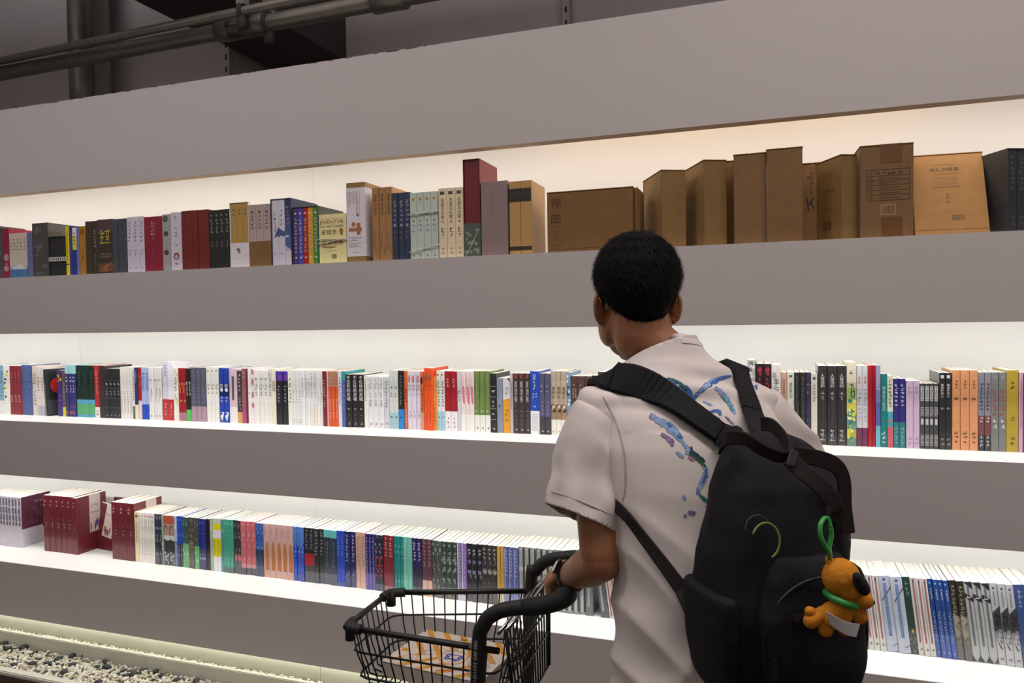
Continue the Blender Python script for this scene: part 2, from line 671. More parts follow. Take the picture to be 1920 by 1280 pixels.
def draw_marks(mb, marks, w, h, gain, seed):
    """printing on the spine, in fractions of its width and height"""
    rg = random.Random(seed)
    for i_, k in enumerate(marks):
        y = -.0004 - .00002 * i_
        q = k[0]
        if q == 'col':                       # unreadable lettering: colour, z from, z to [, x, size]
            s = min(w * .55, .011) if len(k) < 6 else k[5] * w
            x = .5 if len(k) < 5 else k[4]
            scribble(mb, x * w, k[2] * h, k[3] * h, s, y, k[1], rg)
        elif q == 'txt':                     # lettering: colour, words, z from, z to, width [, x]
            x = .5 if len(k) < 7 else k[6]
            put_text(mb, k[2], .012, x * w, (k[3] + k[4]) / 2 * h, y, k[1], wmax=k[5] * w, hmax=(k[4] - k[3]) * h)
        elif q == 'htx':                     # words across
            put_text(mb, k[2], .012, k[6] * w if len(k) > 6 else .5 * w, (k[3] + k[4]) / 2 * h, y, k[1], vertical=False, wmax=k[5] * w, hmax=(k[4] - k[3]) * h, shear=k[7] if len(k) > 7 else 0)
        elif q == 'blk':                     # colour, x0, z0, x1, z1
            rect(mb, k[2] * w, k[3] * h, k[4] * w, k[5] * h, y * (.6 if len(k) < 7 else k[6]), k[1])
        elif q == 'ell':                     # colour, x, z, rx, rz (of the width / height)
            disc(mb, k[2] * w, k[3] * h, k[4] * w, k[5] * h, y * .8, k[1])
        elif q == 'tri':                     # colour, three points
            mb.add([(k[2 + 2 * i] * w, y * .9, k[3 + 2 * i] * h) for i in range(3)], [(0, 1, 2)], ink(k[1]))
        elif q == 'blot':                    # loose painted patches: colour, z from, z to, count
            for i in range(k[4]):
                cx, cz = rg.uniform(.15, .85) * w, rg.uniform(k[2], k[3]) * h
                rx, rz = w * rg.uniform(.08, .3), h * rg.uniform(.01, .035)
                rx = min(rx, cx - .02 * w, w * .98 - cx)
                an = rg.uniform(0, 3)
                disc(mb, cx, cz, max(rx, .0004), rz, y * .7 - .000006 * i, k[1], 7, an, an + 6.28)
        elif q == 'line':                    # slanting stroke: colour, x0,z0,x1,z1, thickness
            a, c = Vector((k[2] * w, 0, k[3] * h)), Vector((k[4] * w, 0, k[5] * h))
            n = (c - a).cross(Vector((0, 1, 0))).normalized() * k[6] / 2
            mb.add([(p.x, y * .85, p.z) for p in (a + n, c + n, c - n, a - n)], [(0, 1, 2, 3)], ink(k[1]))


def stops_of(s):
    out = []
    for q in s.split(','):
        if ':' in q:
            c, f = q.split(':')
            out.append((c, float(f)))
        else:
            out.append((q, 1.0))
    return out


def label_for(desc, i, n, where, extra):
    if n == 1:
        out = [f'{desc} on the {where}' + (f', {extra}' if extra else ''), f'{desc}' + (f', {extra}' if extra else ''), desc]
    else:
        out = [f'{ORD[i]} from left of {NUM[n]} {desc}, {where}', f'{ORD[i]} from left of {NUM[n]} {desc}', f'{ORD[i]} of {NUM[n]} {desc}']
    for l in out:
        if len(l.replace('-', ' ').split()) <= 16:
            break
    return l


def run(sh, x0, x1, n, yt, cols, desc, marks=(), band=None, d=.148, back=0.0, hard=False, lean=0.0, extra='', rough=.38, coat=0.0, name='paperback', ov=None, yb=None, tw=.0009,
        yaw=0.0, pages=None, side=None):
    """n like books side by side between two photo columns; desc is plural when n > 1"""
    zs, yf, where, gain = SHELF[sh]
    yf += back
    ym = (yt + yb) / 2 if yb else None
    if sh == 'top':
        yy = at_y(0, 0, yf)
        ybase = (yt + 480) / 2 if ym is None else ym
        X0, X1 = at_y(x0, ybase, yf).x, at_y(x1, ybase, yf).x
    else:
        zz = zs
        # the base line of the books in the photo at these columns
        g0, g1 = base_row(x0, zs, yf), base_row(x1, zs, yf)
        X0, X1 = at_y(x0, g0, yf).x, at_y(x1, g1, yf).x
    h = at_y(.5 * (x0 + x1), yt, yf).z - zs
    h = h / math.cos(R(lean))
    w = (X1 - X0) / n * math.cos(R(lean)) - .0005
    rg = random.Random(int(x0 * 7 + yt))
    st = stops_of(cols)
    t = .0021 if hard else tw
    ov = (.0028 if hard else .0003) if ov is None else ov
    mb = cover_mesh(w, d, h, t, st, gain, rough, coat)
    root = None
    grp = f'{desc} on the {where}' if n > 1 else None
    for i in range(n):
        loc = (X0 + (X1 - X0) / n * i + .00025, yf + rg.uniform(-.002, .003), zs + .0002)
        lab = label_for(desc, i, n, where, extra)
        if i == 0:
            root = thing(name, lab, 'book', loc, 0, grp)
            mb.build('cover', root)
            pb = MB()
            pb.box(t, t + .0006, ov, w - t, d - (.003 if hard else .0006), h - ov - .0002, pages or PAGES)
            pb.build('page_block', root)
            if band:
                bb = cover_mesh(w + .0004, d, h * band[1], .0003, [(band[0], 1.0)], gain, .4, coat)
                o = bb.build('paper_band', root)
                o.location = (-.0002, -.0002, 0)
            if marks:
                tb = MB()
                draw_marks(tb, marks, w, h, gain, int(x0))
                if tb.v:
                    o = tb.build('spine_print', root)
                    if band:
                        o.location.y = -.0003
            if side:
                side(root, w, d, h)
            kids = [(k, list(k.children)) for k in root.children]
            c = root
        else:
            c = copy_tree(root, kids)
            c.location = loc
            c['label'] = lab
        c.rotation_euler = (0, -R(lean) + rg.uniform(-.002, .002), R(yaw))
    return root


def base_row(px, z, y):
    lo, hi = 500.0, 1400.0
    for _ in range(30):
        m = (lo + hi) / 2
        if at_y(px, m, y).z > z:
            lo = m
        else:
            hi = m
    return (lo + hi) / 2


W1, K1 = 'f4f2ec', '2a2826'
# ---- middle shelf, left of the shopper
run('mid', -44, -22, 3, 684, 'c8c4b8', 'plain buff paperbacks cut by the left photo edge', extra='')
run('mid', -22, 0, 2, 684, '8fa9bd', 'blue-grey paperbacks cut by the left photo edge')
run('mid', 0, 9, 1, 685, 'eceae4:.28,8db4cf', 'white paperback with a pale blue upper spine', [('col', '5a7f9c', .35, .9)], extra='far left')
run('mid', 9, 20, 1, 685, 'efede6', 'white paperback flecked with yellow and black', [('blot', 'd8c63a', .3, .95, 5), ('blot', '33312e', .2, .97, 6)])
run('mid', 20, 42, 3, 686, '8d2f3c', 'crimson paperbacks with pale lettering', [('col', 'd9b9a8', .25, .42), ('col', 'b77a72', .6, .9)])
run('mid', 42, 62, 2, 684, '54659c', 'slate blue paperbacks with thin pale edges', [('col', '8695c2', .55, .85), ('line', 'b9c3df', .03, .01, .03, .99, .0006)])
run('mid', 62, 71, 1, 686, 'e0d2c6', 'beige paperback with brown lettering', [('col', '6d5a50', .62, .85), ('col', '8b776b', .2, .5)], extra='left of the leaning black book')
run('mid', 71, 85, 2, 688, 'b9bcc4:.2,e3dad4', 'pale beige paperbacks with grey feet', [('col', '7a6a62', .5, .8)], extra='')


def red_sun(root, w, d, h):
    tb = MB()
    M = Matrix.Translation((w + .0003, 0, 0)) @ Matrix.Rotation(R(90), 4, 'Z')
    disc(tb, d * .42, h * .64, .032, .036, 0, 'd3201f', 24, M=M)
    scribble(tb, d * .62, h * .62, h * .86, .009, -.0002, 'e8d9d0', random.Random(3), M=M)
    rect(tb, .004, .002, d - .004, h * .33, .0001, '3b3c40', M=M)
    tb.build('cover_print', root)


run('mid', 85, 91, 1, 693, '232528', 'black book with a red disc on its cover, tilted against purple books', [('col', '777777', .3, .7)], lean=5.5, yaw=-17, side=red_sun, d=.125, back=-.006, coat=.4)
run('mid', 109, 118, 1, 694, '45337c', 'purple paperback with yellow characters', [('blot', 'd9c62e', .66, .9, 7), ('col', 'a99ad0', .3, .48)])
run('mid', 118, 124, 1, 694, 'd9d236:.2,6b5549', 'brown paperback with a yellow foot', [('col', 'b8a596', .35, .75)])
run('mid', 124, 143, 3, 684, '3a3a78:.83,9fd6dd', 'indigo paperbacks with pale blue heads', [('col', 'e9e6f2', .66, .8), ('col', 'cfb6c6', .45, .62), ('blot', 'b0624c', .03, .3, 5)])
run('mid', 144, 178, 3, 685, '5aa3c4:.06,5fae74:.26,5ea9cf:.34,1f332c', 'dark green paperbacks with green and blue landscape bands', [('col', '4d665d', .6, .9)])
run('mid', 178, 187, 1, 685, 'efe9e6:.2,b93130', 'red paperback with a white foot', [('col', 'e9b4a8', .42, .9), ('col', 'b54a42', .03, .15)])
run('mid', 187, 198, 1, 686, '3a3336', 'black paperback with red lettering', [('col', '9c3533', .4, .8)])
run('mid', 198, 227, 4, 691, '303033', 'black gridded paperbacks with white title labels', [('blk', '6e6e70', .02, .76, .98, .766), ('blk', '6e6e70', .02, .6, .98, .606), ('blk', '6e6e70', .02, .4, .98, .406), ('blk', '6e6e70', .02, .21, .98, .216), ('col', 'efeeea', .64, .75, .5, .5), ('col', 'a5a5a5', .45, .58), ('col', '9a9a9a', .02, .08)])
run('mid', 227, 249, 4, 688, 'eae7df', 'off-white paperbacks with faint print', [('col', '9a968e', .1, .55)])
run('mid', 249, 254, 1, 689, '6a6d6c:.25,eeece6', 'white paperback with a dark grey foot', [('col', '444444', .35, .95)])
run('mid', 254, 259.5, 1, 689, 'e9e2cf:.28,2d3a66', 'navy paperback with a cream foot', [('col', 'c5cbe0', .7, .95)])
run('mid', 259.5, 266, 1, 689, 'e5d3c6:.36,ad2531', 'slim red paperback with a cream foot', [('col', 'd78d85', .6, .9)])
run('mid', 266, 281, 2, 689, '2450c0:.29,aebce8', 'pale periwinkle paperbacks with bright blue feet', [('col', '5e74c0', .55, .9)])
run('mid', 281, 304, 3, 689, 'ebe9e6', 'white paperbacks with grey leaf drawings', [('ell', 'b9b6b4', .62, .52, .25, .1), ('ell', 'cfcdca', .45, .45, .2, .12), ('col', '6b6a6a', .72, .8), ('col', '9a9a9a', .05, .12)])
run('mid', 306, 317, 1, 678, 'c4353a:.36,d9d4e2', 'tall lilac paperback with a red foot', [('col', '8f8aa4', .75, .96), ('col', 'e9c1bf', .08, .3)], name='paperback')
run('mid', 317, 327, 1, 679, 'c43034:.36,eae7ef', 'tall white paperback with a red foot', [('col', 'e9c1bf', .08, .3)])
run('mid', 327, 336, 1, 690, 'efece4', 'white paperback with yellow diagonal streaks', [('line', 'e0d048', .2, .98, .95, .85, .0035), ('line', 'e0d048', .2, .45, .95, .3, .0035), ('line', '9a9a98', .2, .5, .9, .38, .003), ('col', '7d9c74', .55, .85)])
run('mid', 336, 350, 2, 690, 'b07d86:.16,a3202a', 'red paperbacks with gilt lettering and rosy feet', [('blot', 'd58e3a', .35, .75, 7)])
run('mid', 350, 360, 2, 691, '58c463:.22,2d2622', 'slim black paperbacks with green feet', [('col', 'e6e2dc', .7, .76, .5, .6), ('col', 'd9d5cf', .48, .76)])
run('mid', 360, 388, 3, 689, 'b394a4:.28,5e5f72', 'slate grey paperbacks with mauve feet', [('col', '8586a0', .35, .95), ('line', '3a3b4a', .04, .01, .04, .99, .0009)])
run('mid', 389, 412, 3, 688, 'eeece5', 'white paperbacks with small black print', [('col', '8d8a84', .5, .7), ('col', '7c7974', .9, .96)])
run('mid', 413, 431, 2, 690, '2c4fb0:.17,2544b4:.48,14275e:.7,2743a6', 'royal blue paperbacks with white wing patterns', [('htx', 'f2f2f6', '的', .64, .71, .6), ('ell', 'e6e8f2', .5, .6, .3, .035), ('tri', 'eef0f6', .1, .12, .95, .19, .5, .02), ('tri', 'eef0f6', .1, .19, .95, .19, .9, .165), ('col', 'd9ddf0', .36, .5)])
run('mid', 431, 446, 1, 691, 'edeaee:.29,dbc0c8', 'pink paperback with a dark upright stripe', [('blk', '56524f', .35, .42, .62, .86)])
run('mid', 446, 455, 1, 695, 'dba95c:.21,463c42', 'dark brown paperback with an orange foot', [('col', 'dcd7d6', .6, .95), ('col', 'b9b0b0', .25, .5)])
run('mid', 455, 463, 1, 691, 'b04f7c:.24,9a5a62', 'dusty rose paperback with a magenta foot', [('col', 'e2cfd0', .8, .97), ('col', 'c08d90', .3, .75)])
run('mid', 463, 466.5, 1, 691, '6f2c35', 'very thin wine red paperback')
run('mid', 466.5, 472, 1, 690, 'efece9', 'slim white paperback with one grey dot', [('ell', '8a8884', .5, .55, .25, .012)], extra='left of the petal-patterned one')
run('mid', 472, 478, 1, 690, 'efe6ea', 'white paperback with pink petals', [('ell', 'c9799a', .6, .93, .38, .05), ('ell', 'c9799a', .6, .75, .38, .06), ('ell', 'c9799a', .6, .52, .38, .06), ('ell', 'c0698c', .6, .33, .38, .05)])
run('mid', 478, 504, 3, 694, 'eceae4', 'white paperbacks with red flecks on the page tops', [('col', '8f8c86', .5, .75), ('col', '6f6c67', .82, .86)])
run('mid', 504, 511, 1, 692, 'e9e6dd', 'narrow off-white paperback', [('col', '85827c', .5, .95)], extra='beside the cream one with brushed characters')
run('mid', 511, 519, 1, 692, 'ebe5d0', 'cream paperback with bold brushed characters', [('txt', '2b2824', '王口诗', .6, .78, .6)])
run('mid', 519, 541, 2, 696, '2b2b2e:.82,4a3aa0', 'black paperbacks with violet heads', [('col', 'a8a8a8', .4, .75), ('blk', '8a3f93', .5, .83, .97, .93)])
run('mid', 541, 549, 1, 693, 'efece3', 'ivory paperback right of the violet-headed ones', [('col', '8c8880', .4, .85)])
run('mid', 549, 567, 3, 694, 'e8e8e8', 'plain white paperbacks with tiny grey titles', [('col', 'a6a6a6', .4, .65), ('col', 'b5b5b5', .02, .12)])
run('mid', 567, 583, 3, 694, 'ebebec', 'bright white paperbacks with grey hairline titles', [('col', 'a0a0a0', .5, .85)])
run('mid', 583, 596, 2, 694, 'e9e4d6:.32,e6e6e6', 'white paperbacks with ivory feet', [('col', '9d9d9d', .5, .95)])
run('mid', 596, 606, 2, 695, 'ecebe6', 'slim white paperbacks left of the crimson one', [('col', 'a7a59f', .45, .6)])
run('mid', 606.5, 613.5, 1, 696, '7f2436', 'crimson paperback with a full column of pale lettering', [('col', 'd9a5ad', .35, .85), ('col', 'a86a74', .05, .25)])
run('mid', 613.5, 617, 1, 696, 'e6b7ac', 'very thin pale pink paperback')
run('mid', 617, 635, 3, 696, 'dd5a2f:.72,c98d74', 'orange paperbacks with tan heads', [('col', 'f2b498', .15, .5), ('col', '6f4a3a', .75, .98)])
run('mid', 635, 642, 1, 696, 'd9dade', 'pale grey paperback', [('col', '9b9ca2', .4, .9)], extra='right of the tan-headed orange ones')
run('mid', 642, 649, 1, 696, '5460ad:.83,36999c', 'periwinkle paperback with a teal head', [('col', 'aeb4dc', .55, .78), ('col', '9aa0d0', .3, .5)])
run('mid', 649.5, 683, 3, 702, '2a2a2b', 'black paperbacks with large white titles', [('txt', 'e9e7e2', '不任性的灵魂', .5, .97, .62), ('col', 'b5b3ae', .3, .42), ('col', '9c9a96', .04, .1), ('ell', 'a9a7a2', .5, .23, .05, .008)], name='paperback')
run('mid', 684, 691, 1, 704, 'eeebe0', 'thin ivory paperback', [('col', '9c988e', .5, .95)], extra='right of the black ones with large titles')
run('mid', 691, 721, 3, 706, 'e6e6e8', 'white paperbacks with big grey titles', [('txt', '77777a', '九个太阳', .42, .7, .5), ('col', 'a5a5a8', .75, .97), ('col', '8c8c8e', .04, .1)])
run('mid', 721, 731, 1, 707, 'd3d4d9', 'silver grey paperback', [('col', '8c8d93', .4, .95), ('col', '8c8d93', .05, .15)], extra='right of the big-titled white ones')
run('mid', 731, 748, 2, 694, 'a9cdd3:.28,d5d9d2', 'pale sage paperbacks with ice blue feet', [('col', '4b4b48', .66, .74, .5, .5), ('col', '8f918c', .52, .64), ('ell', '2f4a55', .5, .2, .18, .015), ('line', '54707c', .5, .03, .5, .17, .0007)])
run('mid', 748, 758, 1, 695, '2c86d3:.34,24272b', 'black starry paperback with a bright blue foot', [('col', '7d848c', .4, .95), ('ell', '123a66', .5, .2, .18, .015)])
run('mid', 758, 765.5, 1, 695, 'd96a37', 'orange paperback with dark lettering', [('col', '6b3320', .45, .7), ('col', 'f0c0a0', .1, .35)], extra='right of the blue-footed black one')
run('mid', 765.5, 789, 3, 696, 'dcd5e2', 'pale lilac paperbacks with red oval badges', [('ell', 'c9443f', .45, .87, .26, .065), ('col', 'f2e4e4', .83, .91, .45, .3), ('col', 'b08aa2', .66, .78), ('line', '6d6a70', .5, .62, .85, .57, .0012), ('line', '5d5a60', .5, .32, .9, .22, .0012), ('line', '5d5a60', .2, .24, .9, .24, .0006), ('ell', '3a383c', .5, .21, .08, .008)])
run('mid', 789, 796, 1, 697, 'e89a6e:.3,e0713c', 'orange paperback with a dark oval badge', [('ell', '2c2522', .4, .85, .3, .065), ('col', '8a4020', .3, .7)], extra='left of the vivid pulled-forward pair')
run('mid', 796, 812, 2, 690, 'f05a26', 'vivid orange paperbacks pulled a little forward', [('ell', '2c2522', .45, .86, .24, .06), ('col', 'f2ebe2', .81, .91, .45, .3), ('ell', '3a2018', .45, .72, .08, .01), ('line', '8a2f14', .6, .3, .4, .12, .0015), ('line', '8a2f14', .4, .5, .6, .42, .0015)], back=-.008)
run('mid', 812, 819.5, 1, 707, 'e59a3e', 'ochre paperback with yellow lettering', [('col', 'f3d489', .55, .97), ('col', 'c77a2e', .1, .45)])
run('mid', 819.5, 835, 2, 695, 'abd3dc:.32,ebe9e4', 'white paperbacks with black and yellow emblems', [('ell', '2c2a22', .4, .93, .2, .018), ('ell', 'd4a52c', .48, .925, .1, .01), ('col', '55534f', .4, .85), ('ell', '253038', .5, .22, .12, .014), ('line', '53707c', .5, .04, .5, .17, .0007)])
run('mid', 835, 858, 2, 696, 'f0edf0:.33,a3202c', 'crimson paperbacks with white feet', [('col', 'dba0a0', .72, .9), ('ell', '8f3038', .55, .21, .08, .012), ('col', 'a8868c', .04, .18)])
run('mid', 858, 866, 1, 696, 'd5d7dc', 'cool grey paperback', [('col', '98999e', .5, .7)], extra='right of the white-footed crimson pair')
run('mid', 866, 890, 3, 696, 'f1efe6:.28,eee0dc', 'white paperbacks with watery red brushwork', [('ell', 'dc8a94', .6, .62, .3, .14), ('ell', 'ecc3c4', .35, .85, .25, .12), ('ell', 'cf6f7e', .7, .52, .2, .07), ('blk', 'f1efe6', 0, 0, 1, .28, .95), ('col', 'b05a60', .6, .75, .3, .3)])
run('mid', 890, 920, 3, 696, 'efeee6:.28,72894c', 'olive green paperbacks with white feet', [('line', 'a9b886', .5, .62, .55, .97, .0009), ('line', '8fa36a', .3, .35, .6, .7, .0009), ('col', 'c7d1ae', .3, .4), ('tri', '2c2a28', .4, .06, .75, .05, .55, .085)])
run('mid', 920, 932, 1, 700, '2d2d2f', 'black paperback squared with white lines', [('blk', 'b9b9b9', 0, .78, 1, .785), ('blk', 'b9b9b9', 0, .6, 1, .606), ('blk', 'b9b9b9', 0, .4, 1, .406), ('blk', 'b9b9b9', 0, .22, 1, .226), ('col', 'f2f2f0', .64, .75, .5, .5), ('col', 'dedede', .27, .38), ('col', 'bdbdbd', .42, .56), ('tri', 'f0f0f0', .4, .06, .75, .05, .55, .085)])
run('mid', 932, 943, 1, 709, '8d96a8', 'blue-grey paperback with fine branching lines', [('line', '5d6679', .1, .3, .9, .5, .0008), ('line', '5d6679', .2, .7, .9, .55, .0008), ('col', '333a48', .45, .55)])
run('mid', 943, 957, 1, 708, 'e5a02e:.6,dedddd', 'white paperback wrapped in a yellow lower band', [('tri', 'e5a02e', .02, .598, .98, .598, .98, .63), ('col', '8c8c8c', .68, .85), ('col', 'a97520', .2, .45), ('tri', '2c3138', .6, .99, .98, .99, .98, .92)])
run('mid', 957, 963, 1, 700, 'cbb9c2', 'mauve slim paperback with grey print', [('col', '8f7f88', .4, .9)])
run('mid', 963, 995, 3, 700, '453b3c', 'dark brown paperbacks with tall pale titles', [('txt', 'd9d2cb', '莫须有', .52, .87, .52), ('ell', '9a4038', .5, .95, .22, .035), ('blk', 'a39a96', .2, .37, .8, .376), ('col', '6d6462', .12, .33), ('tri', 'd9d5cf', .4, .06, .75, .05, .55, .085)])
run('mid', 995, 1012, 1, 696, 'eceef0:.37,2b4fb6', 'bright blue paperback with a white foot and script title', [('htx', 'eef0f8', 'D', .9, .95, .3), ('col', 'eef0f8', .7, .9, .45, .28), ('col', 'e4e8f6', .56, .66, .35, .22), ('col', 'e4e8f6', .58, .66, .68, .22), ('htx', 'f2f4fa', 'M', .425, .455, .22)] + [('blk', 'a9adb4', .12, .06 + .028 * i, .88, .066 + .028 * i) for i in range(10)])
run('mid', 1012, 1033, 2, 700, '454247:.29,5d5878', 'slate purple paperbacks with charcoal feet', [('col', 'a6a2c0', .68, .82), ('col', '8a86a6', .3, .55), ('tri', 'd9d5df', .4, .05, .75, .04, .55, .075)])
run('mid', 1033, 1063, 3, 696, 'eeebe0:.24,a58a6c:.48,cbb89f:.85,b9ab98', 'beige paperbacks with bold black vertical titles', [('txt', '2a2522', '滨线女儿', .5, .76, .6), ('blot', '4d3a2c', .36, .48, 6), ('blk', 'e8dcc8', .3, .4, .7, .47), ('ell', '77706a', .5, .05, .1, .008)])
run('mid', 1063, 1071, 1, 698, '7f9dbd', 'blue and white cloudy paperback', [('blot', 'e2ebf2', .05, .95, 9), ('blk', '2b4676', .15, .63, .8, .78), ('col', 'e6ecf4', .66, .76)], extra='left of the brown ones by his sleeve')
run('mid', 1071, 1111, 3, 705, 'ecebe6:.33,5e4741', 'brown paperbacks with twin columns of pale lettering', [('col', 'ddd3cd', .62, .8, .34, .24), ('col', 'ddd3cd', .62, .8, .7, .24), ('line', 'e2d9d2', .3, .86, .55, .84, .0015), ('line', 'e2d9d2', .5, .52, .8, .58, .0015), ('col', 'a89a92', .38, .46)])
run('mid', 1111, 1122, 1, 704, '221f1f', 'black paperback with red seal characters', [('blk', 'b03a34', .3, .84, .75, .92), ('blk', '7f2f30', .3, .6, .75, .74)])
run('mid', 1122, 1143, 1, 697, '4a4a4e', 'thick speckled charcoal book half hidden by his shoulder', [('blot', '8d8d92', .1, .95, 12), ('blk', '7f2f3a', .2, .93, .7, .97)])
# ---- middle shelf, right of the shopper
run('mid', 1402, 1417, 1, 675, 'a9aaa6', 'tall mottled grey paperback right of his head', [('blot', '6e706c', .1, .97, 16), ('blot', 'd9d9d4', .1, .97, 10)])
run('mid', 1418, 1447, 2, 682, '33222a', 'blackish maroon paperbacks with glowing red titles', [('col', 'b3323e', .55, .95), ('ell', '8a2434', .5, .92, .3, .04)])
run('mid', 1447, 1465, 1, 684, 'd9d7d1', 'stone white paperback with a large black title', [('txt', '343230', '字行天下', .42, .83, .55), ('blot', 'b09c98', .85, .95, 4)])
run('mid', 1465, 1476, 1, 698, 'd9a592', 'salmon paperback with brown lettering', [('txt', '7a4a3c', '四月在某人间', .6, .9, .5), ('txt', '5b352c', '静静', .46, .56, .45)])
run('mid', 1476, 1490, 1, 698, 'd3d6c8', 'pale celadon paperback with a leaf drawing', [('txt', '6f716a', '顾家记', .64, .86, .4), ('blk', '55574f', .3, .93, .7, .96), ('line', '8b9490', .5, .5, .95, .62, .0008), ('line', '8b9490', .95, .62, .7, .45, .0008)])
run('mid', 1490, 1511, 2, 698, '2c2e2b', 'black paperbacks with dim grey-green lettering', [('col', '5f6459', .3, .95), ('line', '131413', .05, .01, .05, .99, .0008)], coat=.6)
run('mid', 1511, 1521, 1, 698, '3d3c55', 'dark indigo paperback with white lettering', [('col', 'c3c2d2', .7, .85), ('col', '8c8ba2', .2, .35)])
run('mid', 1521, 1533, 1, 700, 'd6d2c4', 'cream grey paperback with spaced pale characters', [('col', '9a978b', .6, .85, .5, .4), ('blk', '55534c', .3, .91, .7, .95)])
run('mid', 1534, 1588, 3, 686, '343335', 'thick black film-wrapped books with white titles', [('txt', 'e6e4e2', '人是活的', .73, .9, .42), ('col', 'b9b7b6', .57, .68), ('col', 'c9c7c6', .05, .22), ('line', '77767a', .55, .25, .6, .7, .0006)], coat=.7)
run('mid', 1588, 1606, 1, 679, '6b8c78:.1,b3a84e:.2,6f9a86:.3,5f8f8c:.38,c9c25c:.55,9db36a:.7,b9bc9c:.76,ddd4bd', 'painted yellow and green book with black brushed characters', [('blot', 'd6d13a', .05, .55, 12), ('blot', '3f7f74', .05, .6, 10), ('blot', 'e4e2b0', .1, .7, 8), ('line', '23221f', .3, .74, .75, .72, .002), ('line', '23221f', .55, .75, .45, .58, .002), ('line', '23221f', .3, .64, .85, .66, .0018), ('line', '23221f', .7, .7, .85, .6, .0018), ('col', '8a8578', .84, .92)])
run('mid', 1606, 1628, 2, 686, '74395a:.23,d3d0d6', 'lilac grey paperbacks with red titles and plum feet', [('txt', 'b9303a', '今生', .78, .87, .5), ('col', '9d98a4', .5, .72), ('col', 'aaa5b0', .3, .48)])
run('mid', 1628, 1642, 2, 685, 'b81f31', 'bright red slim paperbacks', [('col', '8a1626', .1, .95)])
run('mid', 1642, 1651, 1, 685, '70b4cb:.26,5a64a6:.55,7f80b4:.7,9a94b8', 'violet blue paperback with a sky blue foot', [('col', 'cfd2ea', .7, .92)])
run('mid', 1651, 1664, 1, 701, '1f7f7c', 'teal paperback with white lettering', [('txt', 'c6e6e0', '情感练习笔记', .5, .83, .45), ('col', 'd9efe9', .05, .22)])
run('mid', 1664, 1675, 1, 704, 'c9606c:.29,4b9aa8:.36,c96a5a:.38,4b9fac:.5,d9d6c6', 'cream paperback with a blue and coral lower half', [('col', '74706a', .55, .95)])
run('mid', 1675, 1698, 2, 710, '2c7d7c:.37,362f78', 'indigo paperbacks with teal feet and pale script', [('col', 'd2cfe6', .6, .93), ('col', '9aa8c0', .05, .3)])
run('mid', 1699, 1725, 2, 714, 'cbb4cc', 'lavender paperbacks', [('col', 'b08cae', .8, .93), ('col', '9c86a0', .05, .17)])
run('mid', 1725, 1760, 4, 719, '4a4a4c', 'short black and white patterned paperbacks', [('blk', 'c9c9c9', .14, .73, .88, .96), ('blk', '9a9a9a', .14, .5, .88, .64), ('blk', 'bcbcbc', .2, .37, .8, .46), ('blk', '9c9c9c', .14, .05, .88, .22), ('col', '3a3a3a', .74, .96), ('col', '2a2a2a', .5, .64), ('col', '333333', .05, .22)])
run('mid', 1761, 1784, 2, 699, '2b2b2d', 'black paperbacks with bold white vertical titles', [('txt', 'eceae8', '被保护的人', .68, .86, .5), ('blk', 'd6d4d2', .25, .93, .8, .97), ('col', 'b0aeac', .5, .58), ('col', 'b0aeac', .05, .16), ('blk', '77777a', 0, .2, 1, .203)], coat=.5)
run('mid', 1785, 1834, 3, 694, 'd9986a', 'peach paperbacks with dark brown lettering', [('col', '4c3020', .76, .88, .5, .3), ('col', '6a4630', .6, .67), ('col', '6a4630', .08, .25)])
run('mid', 1834, 1858, 2, 698, '3f3d42:.2,7a4a4c:.45,8a8891', 'grey paperbacks fading to red and charcoal', [('col', '3e3c44', .52, .87), ('col', 'ece8ea', .36, .44, .5, .5), ('col', 'd0ccd2', .05, .2)])
run('mid', 1858, 1887, 2, 698, '7c7d7a', 'grey paperbacks with faded red titles', [('col', 'b0504a', .44, .78), ('col', 'ded9d9', .28, .42), ('col', 'a5a5a2', .92, .96)])
run('mid', 1887, 1910, 1, 694, 'b39a3a', 'mustard yellow book with brown lettering', [('col', '5c4a1c', .76, .88, .5, .3), ('col', '7a6526', .35, .45), ('col', '6b571f', .08, .2)])
run('mid', 1910, 1918, 1, 698, 'cf9fb9', 'pink paperback striped with pale lines', [('col', 'a8718f', .3, .9)], extra='right of the mustard one')
run('mid', 1918, 1934, 1, 699, '4f5552', 'dark grey-green paperback cut by the right photo edge')
run('mid', 1934, 1980, 3, 699, 'c9c6bc', 'buff paperbacks beyond the right photo edge')
# ---- bottom shelf
GL = dict(coat=.55, rough=.3, name='slim_volume')


def script_cover(root, w, d, h):
    tb = MB()
    M = Matrix.Translation((w + .0003, 0, 0)) @ Matrix.Rotation(R(90), 4, 'Z')
    rect(tb, .002, h * .36, d - .002, h - .001, 0, '5c2c3c', M=M)
    scribble(tb, h * .86, d * .45, d * .95, .01, -.0002, 'c9b6bd', random.Random(2), True, M=M)
    for i in range(5):
        rect(tb, .02, h * (.06 + .05 * i), d * random.Random(i).uniform(.5, .9), h * (.064 + .05 * i), -.0001, '9a8e98', M=M)
    rg = random.Random(8)
    for i in range(26):
        disc(tb, d * rg.uniform(.3, .85), h * rg.uniform(.42, .76), .008, .007, -.0001, '7a4a5a', 7, M=M)
    tb.build('cover_print', root)


